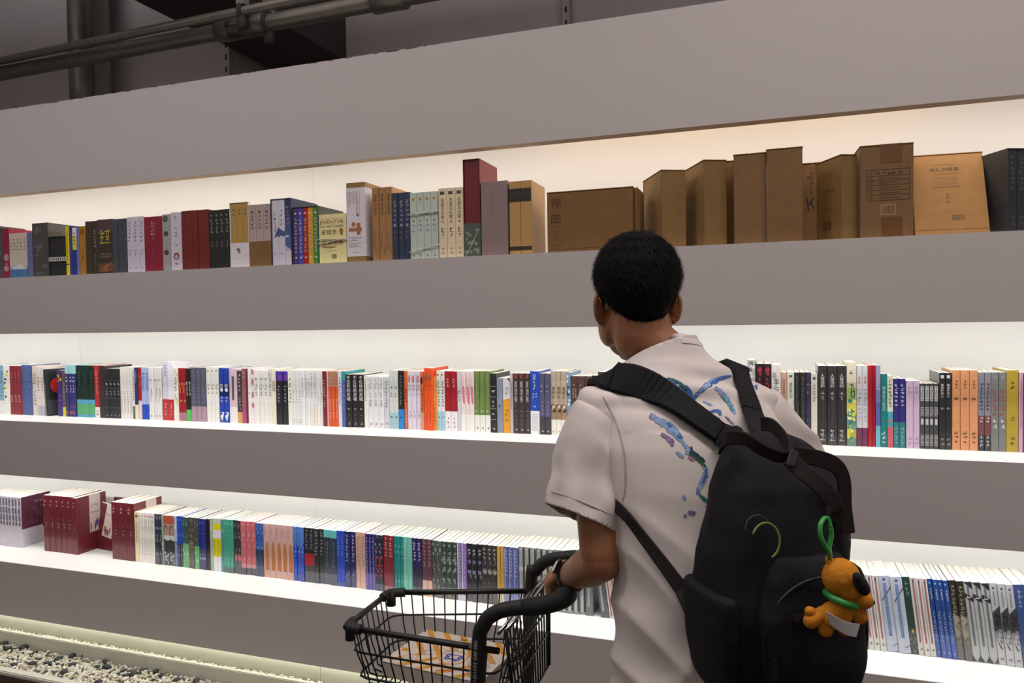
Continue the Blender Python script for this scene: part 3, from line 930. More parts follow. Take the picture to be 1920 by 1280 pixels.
MK = [('blk', '3a3846', .2, .43 + .026 * i, .8, .445 + .026 * i) for i in range(21) if i not in (3, 8, 9, 14)] + [('blk', '3a3846', .66, .44, .8, .7), ('blk', '3a3846', .2, .66, .36, .78), ('blk', '3a3846', .66, .84, .8, .96)]
run('low', -40, 0, 8, 929, 'c9c2cc', 'lilac grey volumes with black pattern script at the photo edge', MK, name='slim_volume')
run('low', 0, 35, 6, 931, 'c9c2cc', 'lilac grey volumes with upright black pattern script', MK, name='slim_volume')
run('low', 35, 41, 1, 933, 'c9c2cc', 'lilac grey volume showing its wine red front cover', MK, side=script_cover, name='slim_volume', d=.15)


def plain_front(root, w, d, h, top='a98', seed=1):
    pass


# the same title again, turned so that its cover faces out
zs = Z3
p = Vector((at_y(64, 1017, .28).x, .275, zs))
t = thing('slim_volume', 'lilac and wine red volume facing out behind the patterned row', 'book', p, R(6))
b = MB()
hh, ww = .20, .125
b.box(0, 0, 0, ww, .0012, hh * .36, mat('c9c2cc', rough=.4))
b.box(0, 0, hh * .36, ww, .0012, hh, mat('5c2c3c', rough=.4))
b.box(0, .0085, 0, ww, .0097, hh, mat('c9c2cc', rough=.4))
b.build('cover', t)
b = MB()
b.box(.002, .0013, .0005, ww, .0084, hh - .0005, PAGES)
b.build('page_block', t)
b = MB()
for i in range(16):
    rect(b, .006, hh * (.4 + .035 * i), .018, hh * (.42 + .035 * i), -.0004, 'd9d2d6')
for i in range(5):
    rect(b, .02, hh * (.06 + .05 * i), .09, hh * (.064 + .05 * i), -.0004, '9a8e98')
b.build('cover_print', t)

RED = '6a1f28'
RMK = [('col', 'b9a3a6', .8, .93, .3, .3), ('col', 'b08f94', .42, .53), ('col', '93666e', .55, .62)]


def red_cover(root, w, d, h):
    """beige picture label on the front board"""
    tb = MB()
    M = Matrix.Translation((w + .0003, 0, 0)) @ Matrix.Rotation(R(90), 4, 'Z')
    rect(tb, d * .42, h * .33, d * .8, h * .998, 0, 'cbb4a2', M=M)
    rect(tb, d * .43, h * .345, d * .79, h * .995, -.0001, 'd3c3bb', M=M)
    rg = random.Random(5)
    for i in range(9):
        x = d * rg.uniform(.46, .76)
        disc(tb, x, h * rg.uniform(.38, .5), .003, .018, -.0002 - i * .00001, '5b3f86', 7, M=M)
    scribble(tb, h * .8, d * .46, d * .76, .012, -.0002, '6d5f58', rg, True, M=M)
    scribble(tb, h * .68, d * .46, d * .76, .01, -.0002, '4c403b', rg, True, M=M)
    tb.build('cover_label', root)


run('low', 83, 105, 2, 929, RED, 'dark red volumes at the left end of their row', RMK, name='slim_volume', coat=.6, d=.155, tw=.0012)
run('low', 105, 138, 3, 931, RED, 'dark red volumes in the middle of their row', RMK, name='slim_volume', coat=.6, d=.155, tw=.0012)
run('low', 138, 147, 1, 934, RED, 'dark red volume showing a beige cover label, right end of its row', RMK, name='slim_volume', coat=.6, d=.155, side=red_cover, tw=.0012)


def facing(px, py, Y, rz, tilt, label, ww=.15, hh=.215):
    q = at_y(px, py, Y)
    t = thing('slim_volume', label, 'book', (q.x, Y, Z3 + .0003), 0)
    t.rotation_euler = (R(-8), R(tilt), R(rz))
    m = mat(RED, rough=.3, coat=.6)
    b = MB()
    b.box(0, 0, 0, ww, .0014, hh, m)
    b.box(0, .0126, 0, ww, .014, hh, m)
    b.box(0, .0014, 0, .0014, .0126, hh, m)
    b.build('cover', t)
    b = MB()
    b.box(.0016, .0016, .0005, ww - .001, .0124, hh - .0005, PAGES)
    b.build('page_block', t)
    b = MB()
    rect(b, ww * .4, hh * .33, ww * .86, hh * .998, -.0004, 'cbb4a2')
    rect(b, ww * .41, hh * .345, ww * .85, hh * .995, -.0005, 'd3c3bb')
    rg = random.Random(int(px))
    for i in range(7):
        disc(b, ww * rg.uniform(.48, .8), hh * rg.uniform(.38, .5), .006, .014, -.0006, 'a06a5c', 7)
    scribble(b, hh * .8, ww * .45, ww * .82, .012, -.0006, '6d5f58', rg, True)
    b.build('cover_label', t)
    return t


facing(170, 1036, .275, -8, 8, 'dark red volume facing out and tilted, between the dark red rows')
facing(206, 1022, .352, -2, 0, 'dark red volume standing against the back panel behind the tilted one')
run('low', 210, 254, 3, 943, RED, 'dark red volumes right of the tilted one', RMK, name='slim_volume', coat=.6, d=.155, side=red_cover, tw=.0012)
run('low', 254, 262, 1, 960, 'e3d6ae', 'cream volume', [('ell', '8a6a3c', .5, .92, .3, .03), ('col', 'b0985c', .4, .8)], extra='right of the dark red row', name='slim_volume')
run('low', 262, 291, 7, 962, 'e9e5dc', 'thin white volumes dotted pink at the head', [('ell', 'b0566c', .5, .93, .3, .012), ('col', '9c978e', .62, .88), ('col', 'bcb7ae', .15, .5)], name='slim_volume')
run('low', 291.5, 304, 3, 964, '4b4f56:.25,23283c:.6,2c3346', 'navy volumes with silvery dragon pictures', [('blot', '7d8490', .05, .97, 14)], **GL)
run('low', 304, 308, 1, 966, '8a938a:.4,8fa38c', 'thin sage green volume with streaks', [('blot', 'c9d1c4', .1, .9, 8)], **GL)
run('low', 308, 328, 2, 967, '55575a:.2,3a3b3d:.5,c9c6c6:.6,a98a7c:.84,b0523c', 'portrait-spined volumes with russet heads', [('ell', '6b4c40', .4, .72, .35, .09), ('ell', 'b08c78', .45, .7, .25, .07), ('blot', '1e1f21', .2, .5, 12), ('blot', 'a9abac', .03, .3, 8)], **GL)
run('low', 328, 333, 1, 968, '6f7fa8:.5,a9b3cf', 'thin lavender blue volume', [('blot', 'd3d9e8', .3, .9, 5)], extra='right of the portrait spines', **GL)
run('low', 333, 343, 2, 968, '3c4254:.45,2048b4', 'cobalt blue volumes with black lower halves', [('blot', '5d7ad0', .5, .97, 5), ('blot', '8c93a4', .05, .4, 6)], **GL)
run('low', 343, 355, 2, 970, '6fae74:.48,35504a', 'dark green volumes with light green lower halves', [('blot', '6b8078', .5, .97, 7), ('blot', 'a5d0a4', .05, .45, 6)], **GL)
run('low', 355, 366, 2, 970, '5c5450:.5,54463f', 'umber volumes with pale specks', [('blot', '8f857c', .05, .97, 12)], **GL)
run('low', 366, 374, 1, 971, '5fae68:.45,3c4f4c', 'slate volume with a bright green lower half', [('blot', '7a8a86', .5, .95, 5), ('blot', 'a0d6a2', .05, .4, 5)], **GL)
run('low', 374, 387, 3, 973, '4b4a72:.4,26288a', 'violet blue volumes with speckled feet', [('blot', '9a98b8', .03, .4, 6), ('blot', '5557b0', .5, .95, 4)], **GL)
run('low', 387, 395, 1, 973, '1f1f22', 'black volume', extra='left of the yellow and white ones', **GL)
run('low', 395, 401, 1, 972, 'a3ad98', 'sage volume with soft streaks', [('blot', 'cdd3c4', .1, .95, 6)], **GL)
run('low', 401, 415, 2, 972, 'dfdfe2:.28,cfc81e:.63,d9d9dc:.78,d3cc22:.9,b9bfb8', 'white volumes with bold yellow panels', [('blk', '6f6a20', .44, .32, .52, .6)], **GL)
run('low', 415, 420, 1, 974, '4d8f93', 'thin grey teal volume', [('blot', '7fb3b4', .1, .95, 5)], extra='right of the yellow panels', **GL)
run('low', 420, 439, 3, 974, '54706c:.1,3d9a83', 'jade green volumes', [('blot', '6fbda6', .15, .97, 6)], **GL)
run('low', 439, 453, 2, 976, '5a5a5e:.25,3a3638', 'black volumes with a pink spot near the foot', [('ell', 'c96a72', .6, .3, .4, .06), ('blot', '7a7678', .1, .95, 6)], **GL)
run('low', 453, 480, 3, 978, '5b5562:.13,c98a8e:.2,c2666c', 'coral pink volumes with charcoal feet', [('blot', 'd98f92', .3, .97, 6)], **GL)
run('low', 480, 495, 2, 981, '4a5068:.2,2b3354:.5,35589c', 'steel blue volumes darkening downwards', [('blot', '6f8fc4', .5, .97, 6)], **GL)
run('low', 495, 551, 5, 984, 'd0a596:.08,c9a29c', 'dusty pink volumes with orange arches', [('ell', 'b8703a', .62, .42, .3, .26), ('blk', 'b8703a', .32, .14, .92, .42), ('col', '8d6a6a', .78, .95, .3, .25)], **GL)
run('low', 551, 571, 3, 988, '4a5cae:.12,2b4ab0:.7,4a7ac2', 'bright blue volumes right of the orange arches', [('blot', '6f9ad8', .4, .97, 8)], **GL)
run('low', 571.5, 590, 2, 990, '5a5b5e:.2,36373a:.31,a3242f:.53,24262a', 'black volumes with a red square', [('col', '8d8f92', .6, .97)], **GL)
run('low', 590, 608, 2, 992, '58595c:.2,2a2b2f', 'black volumes with pale titles, right of the red squares', [('col', '9a9c9f', .5, .97)], **GL)
run('low', 608, 633, 2, 994, '5b606a:.2,2e3a48:.86,5fb3b3', 'dark slate volumes with turquoise heads', [('col', '6d7682', .3, .8)], **GL)
run('low', 633, 647.5, 2, 995, '4a5c9a:.08,2247b8', 'ultramarine volumes', [('col', '6f8ad6', .55, .9)], **GL)
run('low', 647.5, 668, 2, 997, '4b5070:.2,22265c', 'navy volumes left of the peach ones', [('col', 'a3a6c4', .45, .95), ('blot', '6d7090', .05, .3, 5)], **GL)
run('low', 668, 686.5, 2, 998, 'd9b49c:.1,c9a08f', 'peach volumes', [('col', 'a27c6c', .4, .95)], **GL)
run('low', 686.5, 704, 3, 1001, '6a62a4:.3,2c2670', 'deep violet volumes', [('col', 'aaa5d4', .3, .95)], **GL)
run('low', 704, 719.5, 2, 1003, '5a5a66:.12,26283a', 'black volumes with scattered red print', [('blot', 'a3343c', .15, .75, 14), ('blot', '8a8c98', .6, .97, 5)], **GL)
run('low', 719.5, 739, 2, 1004, '9a7a80:.1,7f2631', 'dark red thin volumes right of the red-printed black ones', [('col', 'c9959a', .6, .97)], **GL)
run('low', 739, 757.5, 3, 1006, '3f9a94:.1,17827f', 'sea green volumes', [('blot', '52aea6', .2, .97, 8)], **GL)
run('low', 757.5, 774, 2, 1007, '8a9a98:.09,6dbaa4', 'mint volumes', [('col', '9ad4c4', .6, .95)], **GL)
run('low', 774, 792, 2, 1009, '5b5c6c:.15,2a2c44:.5,2a235c', 'midnight purple volumes', [('col', 'c6c2dc', .6, .95)], **GL)
run('low', 792, 811, 2, 1011, 'd3ab98:.28,5d3a44', 'plum volumes with peach feet', [('col', 'a5868e', .5, .97)], **GL)
run('low', 811, 829, 2, 1014, '6b7068:.2,515a50', 'grey green volumes with black hatching', [('line', '1d211d', .1, .9, .9, .5, .0016), ('line', '1d211d', .1, .5, .9, .1, .0016), ('blot', '8d948a', .05, .97, 12)], **GL)
run('low', 829, 859, 3, 1016, '70766f:.2,3f4d45', 'thick dark green volumes with slanting black branches', [('line', '141814', .1, .95, .9, .6, .002), ('line', '141814', .2, .6, .9, .2, .002), ('line', '141814', .3, .3, .9, .05, .0015), ('blot', '8b958c', .05, .97, 16)], **GL)
run('low', 859, 876, 2, 1018, 'c9c2d6:.1,8a6fae', 'purple volumes with white edges', [('blk', 'd9d5df', 0, 0, .2, 1), ('col', 'cbb9e0', .3, .9)], **GL)
run('low', 876, 905, 3, 1020, '5b5c60:.2,26272e', 'black volumes with bluish check marks', [('blk', '8a8cb0', .2, .48, .8, .54), ('blk', '6c6e90', .2, .66, .8, .72), ('col', 'd3d3d6', .8, .92), ('blot', '6a6c78', .2, .97, 6)], **GL)
run('low', 905, 933, 3, 1022, '5c5c5c:.2,3a3735', 'charcoal volumes with pale moon discs', [('ell', '9a9690', .6, .55, .4, .05), ('col', 'b9b7b4', .75, .95), ('blot', '66605c', .3, .9, 6)], **GL)
run('low', 933, 946, 2, 1024, 'cbc3a8:.22,c2933c', 'golden yellow volumes', [('col', 'e6c67c', .3, .95)], **GL)
run('low', 946, 973, 3, 1026, '8d8ab2:.2,5b5f9a', 'periwinkle volumes', [('col', 'b5b8dc', .5, .95), ('blk', '9aa8d4', .05, .05, .25, .97)], **GL)
LT = [('blk', 'b9bab8', .22, .04, .62, .98), ('blk', 'd0d0ce', .1, .6, .8, .68), ('blk', '2f302f', .72, .05, .98, .98), ('col', '5d5e5d', .3, .95, .42, .25)]
run('low', 973, 1064, 8, 1029, '8d8f8d', 'grey letterpress volumes behind the cart handle', LT, **GL)
run('low', 1064, 1098, 3, 1034, '8b8d8c', 'grey letterpress volumes behind his hand', LT, **GL)
run('low', 1098, 1112, 1, 1040, '6b6e72', 'thick charcoal volume left of the gap', [('blk', 'a9abb0', .3, .15, .55, .95)], coat=.5, name='slim_volume')
run('low', 1127, 1143, 1, 1046, '55585e', 'charcoal volume leaning left across the gap', [('blk', '9fa3ab', .25, .1, .5, .95), ('line', 'b9bcc2', .5, .4, .9, .5, .0008)], lean=7, coat=.5, name='slim_volume')
run('low', 1143, 1172, 3, 1049, 'c9c5be', 'grey volumes with a rust stripe, leaning behind his shirt', [('blk', 'a8574a', .35, .03, .6, .86), ('blk', 'e6dfd0', .0, .87, 1, .99)], lean=7, name='slim_volume')
LN = dict(lean=6.6, name='slim_volume')
run('low', 1560, 1591, 2, 1076, 'b4b5b2', 'thick pale grey volumes behind the plush charm', [('blk', '9a9cb0', .35, .3, .6, .95)], **LN)
run('low', 1591, 1610, 1, 1077, 'b9bab6', 'plain grey leaning volume beside the plush charm', [('blk', 'a3a4b0', .35, .3, .6, .95)], **LN)
run('low', 1610, 1629.5, 1, 1078, 'babbba', 'grey leaning volume with a lilac stripe', [('blk', '8e8fb4', .35, .25, .62, .95)], **LN)
RS = [('blk', 'a4606a', .38, .18, .68, .985), ('ell', 'a4606a', .53, .18, .15, .02), ('ell', '35427a', .53, .95, .14, .014), ('col', 'd3a0a6', .25, .9, .53, .2), ('col', '66666a', .04, .12)]
run('low', 1629.5, 1663.5, 3, 1080, 'cfcdc6', 'white leaning volumes with a red stripe, left group', RS, **LN)
run('low', 1663.5, 1709.5, 2, 1083, 'b9bfcc', 'thick pale blue volumes with a blue stripe', [('blk', '5f7fb8', .36, .2, .62, .9), ('ell', '2f5f9c', .5, .95, .13, .02), ('col', 'a9bcdc', .25, .88, .49, .16), ('line', '55585e', .15, .67, .98, .85, .003), ('line', '55585e', .55, .07, .98, .1, .002)], **LN)
run('low', 1709.5, 1723.5, 1, 1084, '4a4f4c:.3,23433a', 'blackish green leaning volume', [('col', '8fae9f', .75, .95), ('ell', 'c2a94e', .6, .3, .2, .02), ('blot', '6d7d76', .03, .3, 6)], coat=.5, **LN)
run('low', 1723.5, 1757, 3, 1086, 'cfcdc6', 'white leaning volumes with a red stripe, right group', RS, **LN)
run('low', 1757, 1796.5, 4, 1089, '4b62a4:.3,27498f', 'blue leaning volumes with white titles', [('col', 'dfe6f2', .74, .88, .5, .4), ('col', '8fa6d2', .2, .6), ('col', 'a9b8da', .03, .1), ('ell', '7fb0dc', .4, .95, .2, .015)], coat=.5, **LN)
run('low', 1796.5, 1825, 2, 1091, '6c6a66:.3,8f8b7c:.55,35322e', 'dark brown leaning volumes with jagged pale patches', [('tri', 'b3ae9c', .1, .6, .9, .5, .3, .42), ('tri', 'a9a595', .1, .42, .95, .34, .3, .28), ('col', '9d9878', .2, .95), ('blot', '1e1c1a', .4, .97, 8)], coat=.5, **LN)
run('low', 1825, 1873.5, 3, 1094, 'b0b2b2', 'grey leaning volumes with black corner wedges', [('blk', '6a7070', .38, .2, .64, .95), ('tri', '26282a', .02, .995, .98, .995, .98, .9), ('tri', '26282a', .02, .86, .02, .8, .98, .74), ('tri', '26282a', .02, .86, .98, .8, .98, .74), ('tri', '55585a', .02, .08, .45, .005, .02, .005), ('tri', '55585a', .98, .08, .55, .005, .98, .005), ('col', 'd9dada', .76, .84), ('ell', '4a7a8c', .5, .94, .12, .015)], coat=.4, **LN)
run('low', 1873.5, 1919.5, 3, 1097, 'bbbcbe', 'pale leaning volumes with dark photograph middles', [('blk', '3a3b3c', .02, .4, .98, .64), ('tri', '3a3b3c', .02, .64, .98, .72, .98, .64), ('blot', '1d1e1f', .4, .66, 10), ('blot', '8b8d8e', .24, .42, 10), ('tri', '44464a', .1, .32, .8, .18, .5, .2), ('blk', '8d8fa0', .36, .72, .6, .9), ('ell', '35427a', .48, .94, .14, .015), ('col', '77787a', .04, .12)], coat=.4, **LN)
run('low', 1919.5, 1960, 2, 1099, '3c5084', 'navy leaning volumes at the right photo edge', [('col', '9ab0d8', .7, .95)], coat=.5, **LN)
# ---- top shelf
HB = dict(d=.15)


def slip_sides(c):
    pass


run('top', -60, -12, 2, 424, '45403f', 'thick dark books cut by the left photo edge')
run('top', -12, 5, 1, 427, '4a4346', 'dark grey patterned book at the far left end', [('blot', '7a7074', .1, .9, 8)], extra='')
run('top', 5, 17, 1, 428, '7d2236', 'crimson book with pale circles', [('ell', 'b98a94', .55, .42, .4, .07), ('ell', 'b98a94', .5, .2, .4, .06), ('ell', '9c5a68', .5, .28, .3, .04)])


def boxed(x0, x1, yt, case, vols, label, d=.15, gap=.0, cap=.0, extra_fn=None, back=0.0, lip=True, label_cat='boxed set'):
    """open slipcase (parts: case, volumes); vols = list of (share, stops, marks)"""
    yf = SHELF['top'][1] + back
    ym = (yt + 480) / 2
    X0, X1 = at_y(x0, ym, yf).x, at_y(x1, ym, yf).x
    h = at_y((x0 + x1) / 2, yt, yf).z - Z1
    W = X1 - X0 - .0016
    t = thing('boxed_set', label, label_cat, (X0, yf, Z1 + .0002))
    if case:
        m = mat(case, rough=.4, vary=.04, gain=1.35)
        b = MB()
        k = .0022
        b.box(0, .0, 0, k, d, h, m)
        b.box(W - k, .0, 0, W, d, h, m)
        b.box(k, .0, 0, W - k, d, k, m)
        b.box(k, .0, h - k, W - k, d, h, m)
        b.box(k, d - k, k, W - k, d, h - k, m)
        b.build('case', t)
        x, z0, hh = k + .0002, k + .0002, h - 2 * k - .0006
        ww = W - 2 * k - .0004
    else:
        x, z0, hh, ww = 0, 0, h, W
    tot = sum(v[0] for v in vols)
    for i, (sh_, st, mk) in enumerate(vols):
        wv = ww * sh_ / tot - .0004
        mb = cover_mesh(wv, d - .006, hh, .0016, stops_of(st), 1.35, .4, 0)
        o = mb.build('volume', t, loc=(x, .003 if case else 0, z0))
        pb = MB()
        pb.box(.002, .0025, .002, wv - .002, d - .009, hh - .002, PAGES)
        pb.build('page_block', o)
        if mk:
            tb = MB()
            draw_marks(tb, mk, wv, hh, 1.35, int(x0) + i)
            tb.build('spine_print', o)
        x += wv + .0004
    if extra_fn:
        extra_fn(t, W, d, h)
    return t


WH = 'd2cccd'


def band_fn(z0, z1, col, marks=(), wrap=True):
    def fn(t, W, d, h):
        b = cover_mesh(W + .0012, d * .99, h * (z1 - z0), .0005, [(col, 1.0)], 1.35, .4, 0)
        o = b.build('paper_band', t, loc=(-.0006, -.0008, h * z0))
        if marks:
            mb = MB()
            draw_marks(mb, marks, W + .0012, h * (z1 - z0), 1.35, 7)
            mb.build('band_print', o)
    return fn


def string_fn(levels):
    def fn(t, W, d, h):
        for z0, z1 in levels:
            b = MB()
            r = .0022
            pts = [(-.002, d * .5, h * z0), (-.003, -.001, h * z0), (W * .5, -.004, h * (z0 + z1) / 2), (W + .003, -.001, h * z1), (W + .002, d * .5, h * z1)]
            b.tube(bez(pts, 5), r, 6, mat('b9b3a2', rough=.9, bump=.5, scale=300, gain=1.2))
            b.build('string', t, True)
    return fn


boxed(17, 50, 437, None, [(1, '42678f:.18,5f7f9c:.24,b5a899', [('col', '6f6a66', .6, .9)])] * 5, 'five-volume set with one snowy blue mountain printed across its sand spines',
      extra_fn=lambda t, W, d, h: (lambda b: (b.add([(0, -.0007, h * .22), (W * .3, -.0007, h * .25), (W * .55, -.0007, h * .33), (W * .75, -.0007, h * .27), (W, -.0007, h * .2), (W * .7, -.0007, h * .19), (W * .3, -.0007, h * .2)], [(0, 1, 2, 3, 4, 5, 6)], ink('d5d3d3')), b.build('mountain_print', t)))(MB()))
run('top', 50, 60, 2, 436, '5b6086', 'thin slate blue books', [('col', '7d82a2', .5, .9)])
run('top', 60, 90, 1, 418, '44423f', 'thick grey book wrapped in crinkled film', [('line', '7a7875', .2, .2, .5, .6, .0012), ('line', '6d6b68', .5, .3, .8, .9, .0012), ('line', '77746f', .3, .7, .7, .5, .0008), ('blot', '5d5b57', .05, .97, 14)], coat=.8, rough=.25, d=.17, name='hardcover_book')
boxed(91, 123, 443, '2b2a2a', [(1, '262626', [('col', '55534f', .55, .9)])] * 8, 'black boxed set of slim volumes with a white band', extra_fn=band_fn(.38, .48, 'b9b5ac', [('blk', '3d3b38', .06 + .12 * i, .2, .12 + .12 * i, .8) for i in range(8)]))
run('top', 123, 129.5, 1, 424, 'c9b41e', 'yellow book', [('col', '8c7d18', .3, .9), ('blk', '27306e', .1, .22, .9, .24)], extra='right of the black boxed set')
run('top', 129.5, 135, 1, 424, '2a3478', 'navy book', [('col', '6d76b0', .3, .9)], extra='between the yellow book and the yellow-labelled one')
run('top', 135, 143, 1, 424, '2a3478:.52,c9b82e:.8,cfccc2:.97,2a3478', 'navy book with a yellow and white upper label', [('col', '4b4a3a', .6, .9)])
run('top', 143, 148, 1, 424, '6a6a96', 'thin lavender grey book', [('col', '8f90b4', .3, .9)], extra='left of the ochre one')
run('top', 148, 160, 1, 424, '9a6a28', 'ochre book', [('txt', '3d2c18', '阿', .82, .94, .5), ('col', '6d4c20', .3, .5)], extra='right of the thin lavender grey one')
run('top', 160, 171, 1, 415, '3c342a', 'dark olive hardback with a red dot near the head', [('ell', '8f3a30', .6, .92, .1, .012)], hard=True, name='hardcover_book')
run('top', 171, 182, 1, 414, '38342c', 'dark olive hardback with a column of white lettering', [('col', 'b9b5a8', .5, .85), ('col', '8d8a80', .2, .4)], hard=True, name='hardcover_book')
run('top', 182, 211, 1, 411, '3d3029:.05,5c4430:.2,3b3029:.75,4a3a3a', 'thick brown book with blocky yellow characters and three rings', [('col', 'c9b82e', .72, .82, .3, .3), ('col', 'c9b82e', .72, .82, .68, .3), ('col', 'c9b82e', .6, .7, .3, .3), ('col', 'c9b82e', .6, .7, .68, .3), ('blk', 'b3a42c', .15, .56, .85, .58), ('ell', '7d6d5e', .3, .34, .13, .045), ('ell', '3b3029', .3, .34, .08, .03), ('ell', '7d6d5e', .52, .34, .13, .045), ('ell', '3b3029', .52, .34, .08, .03), ('ell', '7d6d5e', .74, .34, .13, .045), ('ell', '3b3029', .74, .34, .08, .03), ('tri', 'a9683a', .3, .12, .9, .22, .6, .1), ('tri', '8f5630', .1, .06, .7, .16, .6, .04), ('ell', '8f3a30', .5, .92, .06, .014)], hard=True, name='hardcover_book', coat=.4)
run('top', 211, 238, 3, 410, '40424a', 'dark slate books with a few pale dots', [('ell', '9a9a9c', .5, .62, .12, .006)])
run('top', 238, 270, 3, 406, 'b7b2bc', 'lilac white books with grey lettering', [('col', '6d6a74', .55, .92), ('col', '8d8a94', .3, .42), ('col', '9a97a0', .04, .15)])
run('top', 270, 305, 1, 406, '7a2231', 'thick crimson book with a white title', [('col', 'd2b4b8', .58, .92, .45, .13), ('col', 'a77a82', .62, .9, .6, .08), ('col', 'a8757c', .28, .5, .48, .08)], name='hardcover_book', hard=True)
run('top', 305, 319, 1, 402, '8d8b8b', 'silver book with three dark discs', [('ell', '3f3b38', .45, .92, .34, .055), ('ell', '45423f', .5, .66, .32, .045), ('ell', '45423f', .5, .33, .32, .045), ('ell', '77726a', .45, .92, .2, .03)])
run('top', 319, 340, 1, 398, 'b4aeb4', 'white book with a small red emblem', [('col', '5e5a60', .86, .96), ('col', '7d787f', .56, .76), ('col', '8d888f', .38, .48), ('ell', '8f3a3c', .5, .25, .26, .06), ('ell', 'b4aeb4', .5, .24, .14, .035), ('ell', '77727a', .5, .12, .16, .014)])
run('top', 340, 391, 5, 394, '642620', 'brick red clothbound books', [('col', '7d3a32', .86, .93)], hard=True, name='hardcover_book')
run('top', 391, 431, 4, 393, '242622', 'black books with columns of pale lettering', [('col', 'a8a89e', .6, .93), ('col', '7d7d75', .35, .5)], coat=.5)
GM = [('col', '5f4a20', .8, .92)]
boxed(431, 467, 379, 'c4bfbb', [(1, '9c7c42', GM)] * 3, 'white boxed set with three gold spines above a white band', extra_fn=band_fn(0, .38, 'c0babb', [('col', '77727a', .7, .78, .5, .3), ('blk', '8a858a', .2, .38, .8, .385)]))
MV = [('ell', '5d4a4c', .5, .88, .2, .02), ('col', '63504f', .6, .85)]
boxed(467, 508, 383, None, [(1, 'a08b86:.58,988580', MV)] * 3, 'three mauve volumes wrapped with a plain brown band', extra_fn=band_fn(0, .41, '6e5232'))
BW = 'b5b0b8'
boxed(508, 547, 372, '343b52', [(1, BW, [('col', '6f6f80', .5, .8), ('tri', '4b5689', .3, .42, 1, .58, 1, .45), ('ell', '77788a', .5, .18, .12, .01)]), (1, BW, [('col', '6f6f80', .6, .85), ('tri', '4b5689', 0, .58, 0, .42, .95, .5), ('blk', '4b5689', .5, .44, 1, .52), ('ell', '77788a', .5, .18, .12, .01)]), (1, BW + ':.22,4b5689:.46,424b78:.72,2f3650', [('blk', 'c9c6cc', .1, .42, .6, .45), ('tri', BW, 0, .22, 1, .22, 0, .3), ('col', '9a9cb4', .6, .9)])],
      'navy slipcase holding three white volumes with a blue wing design', d=.17)
RB = [('ell', 'd9d6cf', .5, .9, .22, .015), ('ell', 'd0cdc4', .5, .12, .22, .015), ('col', 'cfcbc2', .2, .82)]
boxed(548, 598, 387, '3a3d33', [(1, '45306c', RB), (1, '43408c', RB), (1, '8f2028', RB), (1.05, 'c0831f', RB), (1.1, '3e7a34', RB)], 'dark slipcase with five rainbow coloured volumes', d=.17)


def carton(label, xfl, yt, w, d, rz, h=None, front=None, left=None, back=0.0, tape=False, name='cardboard_box', col='866237', seams=True, gain=1.0):
    """closed kraft box standing on the top shelf; xfl, yt = photo position of its upper front left corner"""
    yf = SHELF['top'][1] - .005 + back
    p = at_y(xfl, yt, yf)
    if h is None:
        h = p.z - Z1
    t = thing(name, label, 'box', (at_y(xfl, (yt + 460) / 2, yf).x, yf, Z1 + .0003), R(rz))
    m = mat(col, rough=.75, vary=.07, scale=30, bump=.15, gain=gain * .9)
    b = MB()
    b.bbox(0, 0, 0, w, d, h - .0035, .0012, m)
    b.build('carton', t)
    b = MB()                                  # top flaps, a hair wider than the body
    b.bbox(-.0012, -.0012, h - .0033, w / 2 - .0004, d + .0012, h, .0008, m)
    b.build('flap', t)
    b = MB()
    b.bbox(w / 2 + .0004, -.0012, h - .0033, w + .0012, d + .0012, h, .0008, m)
    b.build('flap', t)
    if front:
        mb = MB()
        front(mb, w, h)
        mb.build('front_print', t)
    if left:
        mb = MB()
        Mx = Matrix.Translation((0, d, 0)) @ Matrix.Rotation(R(-90), 4, 'Z')
        left(mb, d, h, Mx)
        mb.build('side_print', t)
    if tape:
        b = MB()
        tm = mat('6f4a26', rough=.25, coat=.5, gain=.9)
        b.box(w * .38, -.0006, h * .8, w * .78, -.0002, h, tm)
        b.box(w * .38, -.0016, h + .0001, w * .78, d, h + .0004, tm)
        b.build('packing_tape', t)
        b = MB()
        b.box(w * .4, -.0006, 0, w * .8, -.0002, h * .22, tm)
        b.build('packing_tape', t)
    return t


INK = '33251a'
# Andersen set and the tall banded box
def ev_front(t, W, d, h):
    mb = MB()
    y = -.0008
    G = '9a6f25'
    put_text(mb, 'EVENTYR', .02, W * .47, h * .84, y, '8a6a2e', vertical=False, wmax=W * .86, hmax=h * .075, shear=.25)
    put_text(mb, 'OG HISTORIER', .02, W * .47, h * .755, y, '8a6a2e', vertical=False, wmax=W * .86, hmax=h * .045, shear=.25)
    put_text(mb, '安徒生', .02, W * .38, h * .64, y, '7d5c22', vertical=False, wmax=W * .58, hmax=h * .1, shear=.2)
    put_text(mb, '童话全集', .02, W * .5, h * .44, y, '7d5c22', vertical=False, wmax=W * .8, hmax=h * .11, shear=.15)
    disc(mb, W * .82, h * .65, W * .07, h * .06, y, G)
    disc(mb, W * .84, h * .6, W * .04, h * .04, y - .0001, G)
    disc(mb, W * .38, h * .345, W * .27, h * .03, y, G, 18, math.pi, 2 * math.pi)
    rect(mb, W * .04, h * .905, W * .95, h * .909, y, G)
    rect(mb, W * .05, h * .36, W * .9, h * .363, y, G)
    scribble(mb, h * .26, W * .3, W * .65, .004, y, '8f8052', random.Random(1), True)
    rg = random.Random(2)
    for i in range(16):
        x = W * (.45 + .012 * i)
        rect(mb, x, h * .1, x + W * rg.choice((.004, .007)), h * .19, y, '6d6038')
    mb.build('front_print', t)
    string_fn([(.5, .47), (.4, .49)])(t, W, d, h)


boxed(598, 650, 401, None, [(1, 'c9bf8a', [])], 'cream box with gold lettering, tied with string', d=.155, extra_fn=ev_front)


